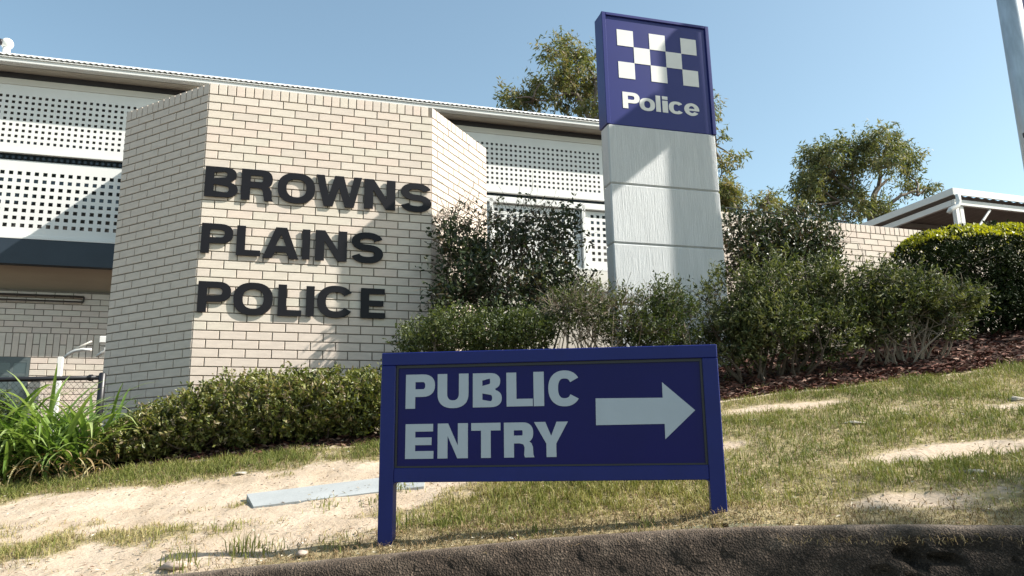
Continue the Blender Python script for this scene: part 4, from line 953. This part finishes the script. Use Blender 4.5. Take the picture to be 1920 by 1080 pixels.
for i in range(295):
    cx = NR.choice([-.72, -.52, -.30, -.08, .10, .28], p=[.2, .2, .2, .16, .14, .1]); bx2 = cx+NR.normal(0, .05); by = NR.normal(0, .13); az = NR.uniform(0, 2*math.pi)
    el = R(NR.uniform(48, 86)); L = NR.uniform(.50, .98)*(.88 if cx > .1 else 1); dry = NR.random() < .05
    zz2 = float(g(sb[0]+bx2, sb[1]+by))-sb[2]
    if dry: el = R(NR.uniform(20, 60)); L *= .7
    link('leaf', strap((bx2, by, zz2), az, el, L, NR.uniform(.028, .046), NR.uniform(.9, 2.2) if not dry else 2.6, M['strapdry'] if dry else M['strap'], NR.uniform(.05, .65)), sp)
Vs, Fs, As = [], [], []
for i in range(330):
    cx = NR.choice([-.72, -.52, -.30, -.08, .10, .28]); bx2 = cx+NR.normal(0, .07); by = NR.normal(-.02, .14); zz2 = float(g(sb[0]+bx2, sb[1]+by))-sb[2]; lcv_ = NR.uniform(.0, .5)
    m_ = strap((bx2, by, zz2), NR.uniform(0, 2*math.pi), R(NR.uniform(40, 86)), NR.uniform(.35, .72), NR.uniform(.022, .038), NR.uniform(.9, 2.4), M['strap'], lcv_)
    o_ = len(Vs); Vs += [tuple(v_.co) for v_ in m_.vertices]; Fs += [tuple(x_+o_ for x_ in p_.vertices) for p_ in m_.polygons]; As += [lcv_+.25*(j//3)/9 for j in range(len(m_.vertices))]; bpy.data.meshes.remove(m_)
tag(link('inner_leaves', fast_mesh('inner_leaves', Vs, Fs, M['strap'], As, True), sp), kind='stuff')
dl = []
for i in range(260):
    bx2 = NR.uniform(-.95, .55); by = NR.uniform(-.42, .05); az = NR.uniform(math.pi*.9, math.pi*2.1); dl.append((bx2, by, az))
Vs, Fs, As = [], [], []
for (bx2, by, az) in dl:
    zz2 = float(g(sb[0]+bx2, sb[1]+by))-sb[2]+NR.uniform(.02, .20)
    m_ = strap((bx2, by, zz2), az, R(NR.uniform(-30, 45)), NR.uniform(.10, .30), NR.uniform(.010, .022), NR.uniform(.8, 2), M['strapdry'], NR.uniform(0, .8))
    o_ = len(Vs); Vs += [tuple(v_.co) for v_ in m_.vertices]; Fs += [tuple(x_+o_ for x_ in p_.vertices) for p_ in m_.polygons]; As += list(NR.uniform(0, .8)*np.ones(len(m_.vertices))); bpy.data.meshes.remove(m_)
tag(link('withered_leaves', fast_mesh('withered_leaves', Vs, Fs, M['strapdry'], As), sp), kind='stuff')
bush('corner_shrub', 'small green shrub cut off by the left edge beside the strap leaves', 'shrub', (-4.15, 6.1), [(-20, 800, 6.1, 40, 40, .25), (-30, 850, 6.1, 40, 40, .25), (140, 872, 6.3, 60, 24, .2)], 6500, .035, 2.4, 'lowbush', stems=6, twigs=30)

# ------------------------------------------------------------------ trees
def tree(label, base_px, Y, blobs, trunk, nl, L, mt, cat='tree', depth=1.0):
    bx3 = at(base_px[0], base_px[1], Y); gz_ = float(g(bx3[0], bx3[1])); base = np.array([bx3[0], bx3[1], gz_])
    t = thing('eucalyptus_tree', label, cat, base)
    C = []; RD = []
    for (px, py, r_) in blobs:
        c = at(px, py, Y+NR.uniform(-1, 1)*depth)-base; s = Y/FPX; C.append(c); RD.append((r_*s, r_*s, r_*s*.8))
    leaves(C, RD, nl, L, 3.8, M[mt], 'crown', t, .42, .2, .05, lcs=.3, sprig=12, slen=2.6, loose=.22, gap=.7, gs=1.9)
    b = MB(); nodes = {k: at(v[0], v[1], Y+v[2])-base for k, v in trunk['n'].items()}
    nodes['base'] = np.array([0, 0, -.3])
    for (a, c, r1, r2) in trunk['e']: limb(b, nodes[a], nodes[c], r1, r2, 7, .035, 7)
    b.build('trunk', M['ebark'], t)
    b = MB()
    for k, c in enumerate(C):
        ends = [v for kk, v in nodes.items() if kk != 'base']; nn_ = min(ends, key=lambda v: np.linalg.norm(v-c)); limb(b, nn_, c, .045, .015, 5, .08, 5)
        for j in range(4): limb(b, c+NR.normal(0, .2, 3)*RD[k], c+NR.uniform(-1, 1, 3)*RD[k]*.9, .018, .006, 3, .1, 4)
    tag(b.build('branch', M['ebark'], t), kind='stuff')
    return t
tree('tall sparse eucalyptus rising above the roof behind the pylon', (1190, 300), 27,
     [(1057, 82, 15), (1030, 92, 13), (1029, 108, 10), (1080, 106, 19), (1098, 118, 13), (1062, 138, 17), (1102, 146, 18), (1042, 152, 17), (1075, 162, 20), (1010, 166, 17), (990, 176, 12), (956, 180, 13), (976, 190, 12), (1048, 190, 20), (1078, 204, 16), (1112, 172, 16), (1112, 200, 14), (952, 195, 10), (1000, 195, 14), (1160, 140, 25), (1200, 120, 30), (1260, 150, 30), (1310, 200, 26), (1352, 258, 7), (1374, 296, 12), (1359, 314, 9), (1352, 330, 8), (1300, 270, 20)],
     {'n': {'f': (1165, 300, 0), 'a': (1080, 175, .3), 'b': (1062, 105, .2), 'c': (1120, 230, 0), 'd': (1000, 185, -.4), 'e': (1230, 180, 0), 'h': (1340, 270, .4), 'i': (1115, 150, .4)}, 'e': [('base', 'f', .30, .22), ('f', 'c', .17, .13), ('c', 'a', .12, .08), ('a', 'b', .07, .03), ('a', 'd', .05, .02), ('f', 'e', .16, .1), ('f', 'h', .1, .05), ('c', 'i', .09, .04)]}, 11000, .21, 'euc')
tree('spreading eucalyptus with dark forking limbs left of the carport roof', (1642, 430), 30,
     [(1535, 290, 22), (1515, 300, 14), (1560, 285, 20), (1590, 272, 18), (1615, 268, 20), (1645, 262, 20), (1665, 270, 20), (1690, 285, 18), (1705, 300, 16), (1632, 298, 24), (1670, 305, 22), (1600, 300, 22), (1560, 310, 22), (1525, 322, 16), (1520, 348, 20), (1500, 360, 16), (1545, 345, 24), (1580, 340, 22), (1570, 372, 26), (1530, 385, 22), (1500, 392, 16), (1605, 360, 15), (1710, 345, 14), (1738, 355, 13), (1690, 355, 12), (1600, 395, 20), (1625, 380, 14), (1650, 385, 12), (1665, 400, 18), (1560, 410, 20), (1495, 410, 14), (1700, 318, 12), (1650, 250, 12)],
     {'n': {'f': (1635, 405, 0), 'a': (1648, 350, 0), 'b': (1645, 318, .3), 'c': (1668, 335, 0), 'd': (1600, 360, -.2), 'e': (1560, 330, .2), 'h': (1690, 366, 0), 'i': (1600, 300, .2), 'j': (1585, 375, 0), 'k': (1720, 358, 0)}, 'e': [('base', 'f', .28, .2), ('f', 'a', .14, .1), ('a', 'b', .09, .05), ('a', 'c', .07, .04), ('f', 'd', .12, .07), ('d', 'i', .06, .03), ('d', 'e', .06, .03), ('f', 'h', .12, .06), ('h', 'k', .06, .03), ('f', 'j', .1, .05)]}, 15500, .20, 'euc2', depth=1.6)
tree('lower eucalyptus tops showing over the garden wall right of the pylon', (1400, 430), 24,
     [(1355, 355, 17), (1372, 372, 18), (1390, 380, 16), (1412, 372, 13), (1440, 372, 13), (1430, 388, 14), (1450, 368, 8), (1345, 385, 20), (1405, 392, 16), (1460, 395, 12)],
     {'n': {'f': (1400, 410, 0), 'a': (1370, 370, 0), 'b': (1435, 380, 0)}, 'e': [('base', 'f', .2, .12), ('f', 'a', .07, .03), ('f', 'b', .07, .03)]}, 4600, .17, 'euc')
# unseen tree added right of the frame to shade the kerb and grass
st = thing('added_shade_tree', 'leafy tree added outside the right edge of the frame to cast shade', 'tree', (9.9, 2.05, float(g(7.4, 2.0))))
zc0 = float(g(7.4, 2))
MBt = MB(); limb(MBt, (0, 0, -.2), (0, 0, 3.6), .17, .12, 8, .02, 9)
for e in ((-.9, .4, 5.4), (.8, -.3, 5.6), (.1, .7, 5.9), (-.2, -.9, 5.2)): limb(MBt, (0, 0, 3.5), e, .09, .03, 6, .06, 7)
MBt.build('trunk', M['bark'], st)
leaves([(-.9, .25, 5.3), (.7, .2, 5.6), (0, .35, 6.2), (-.2, -.9, 5.0), (.6, -1.0, 5.6), (-1.5, -.3, 4.9), (-1.1, -1.2, 5.6)], [(1.0, .75, .8), (1.0, .75, .9), (.9, .7, .8), (1.1, 1.0, .8), (1, 1, .9), (.8, .8, .7), (.9, .9, .8)], 15000, .11, 2.2, M['lowbush'], 'crown', st, .3, .3)
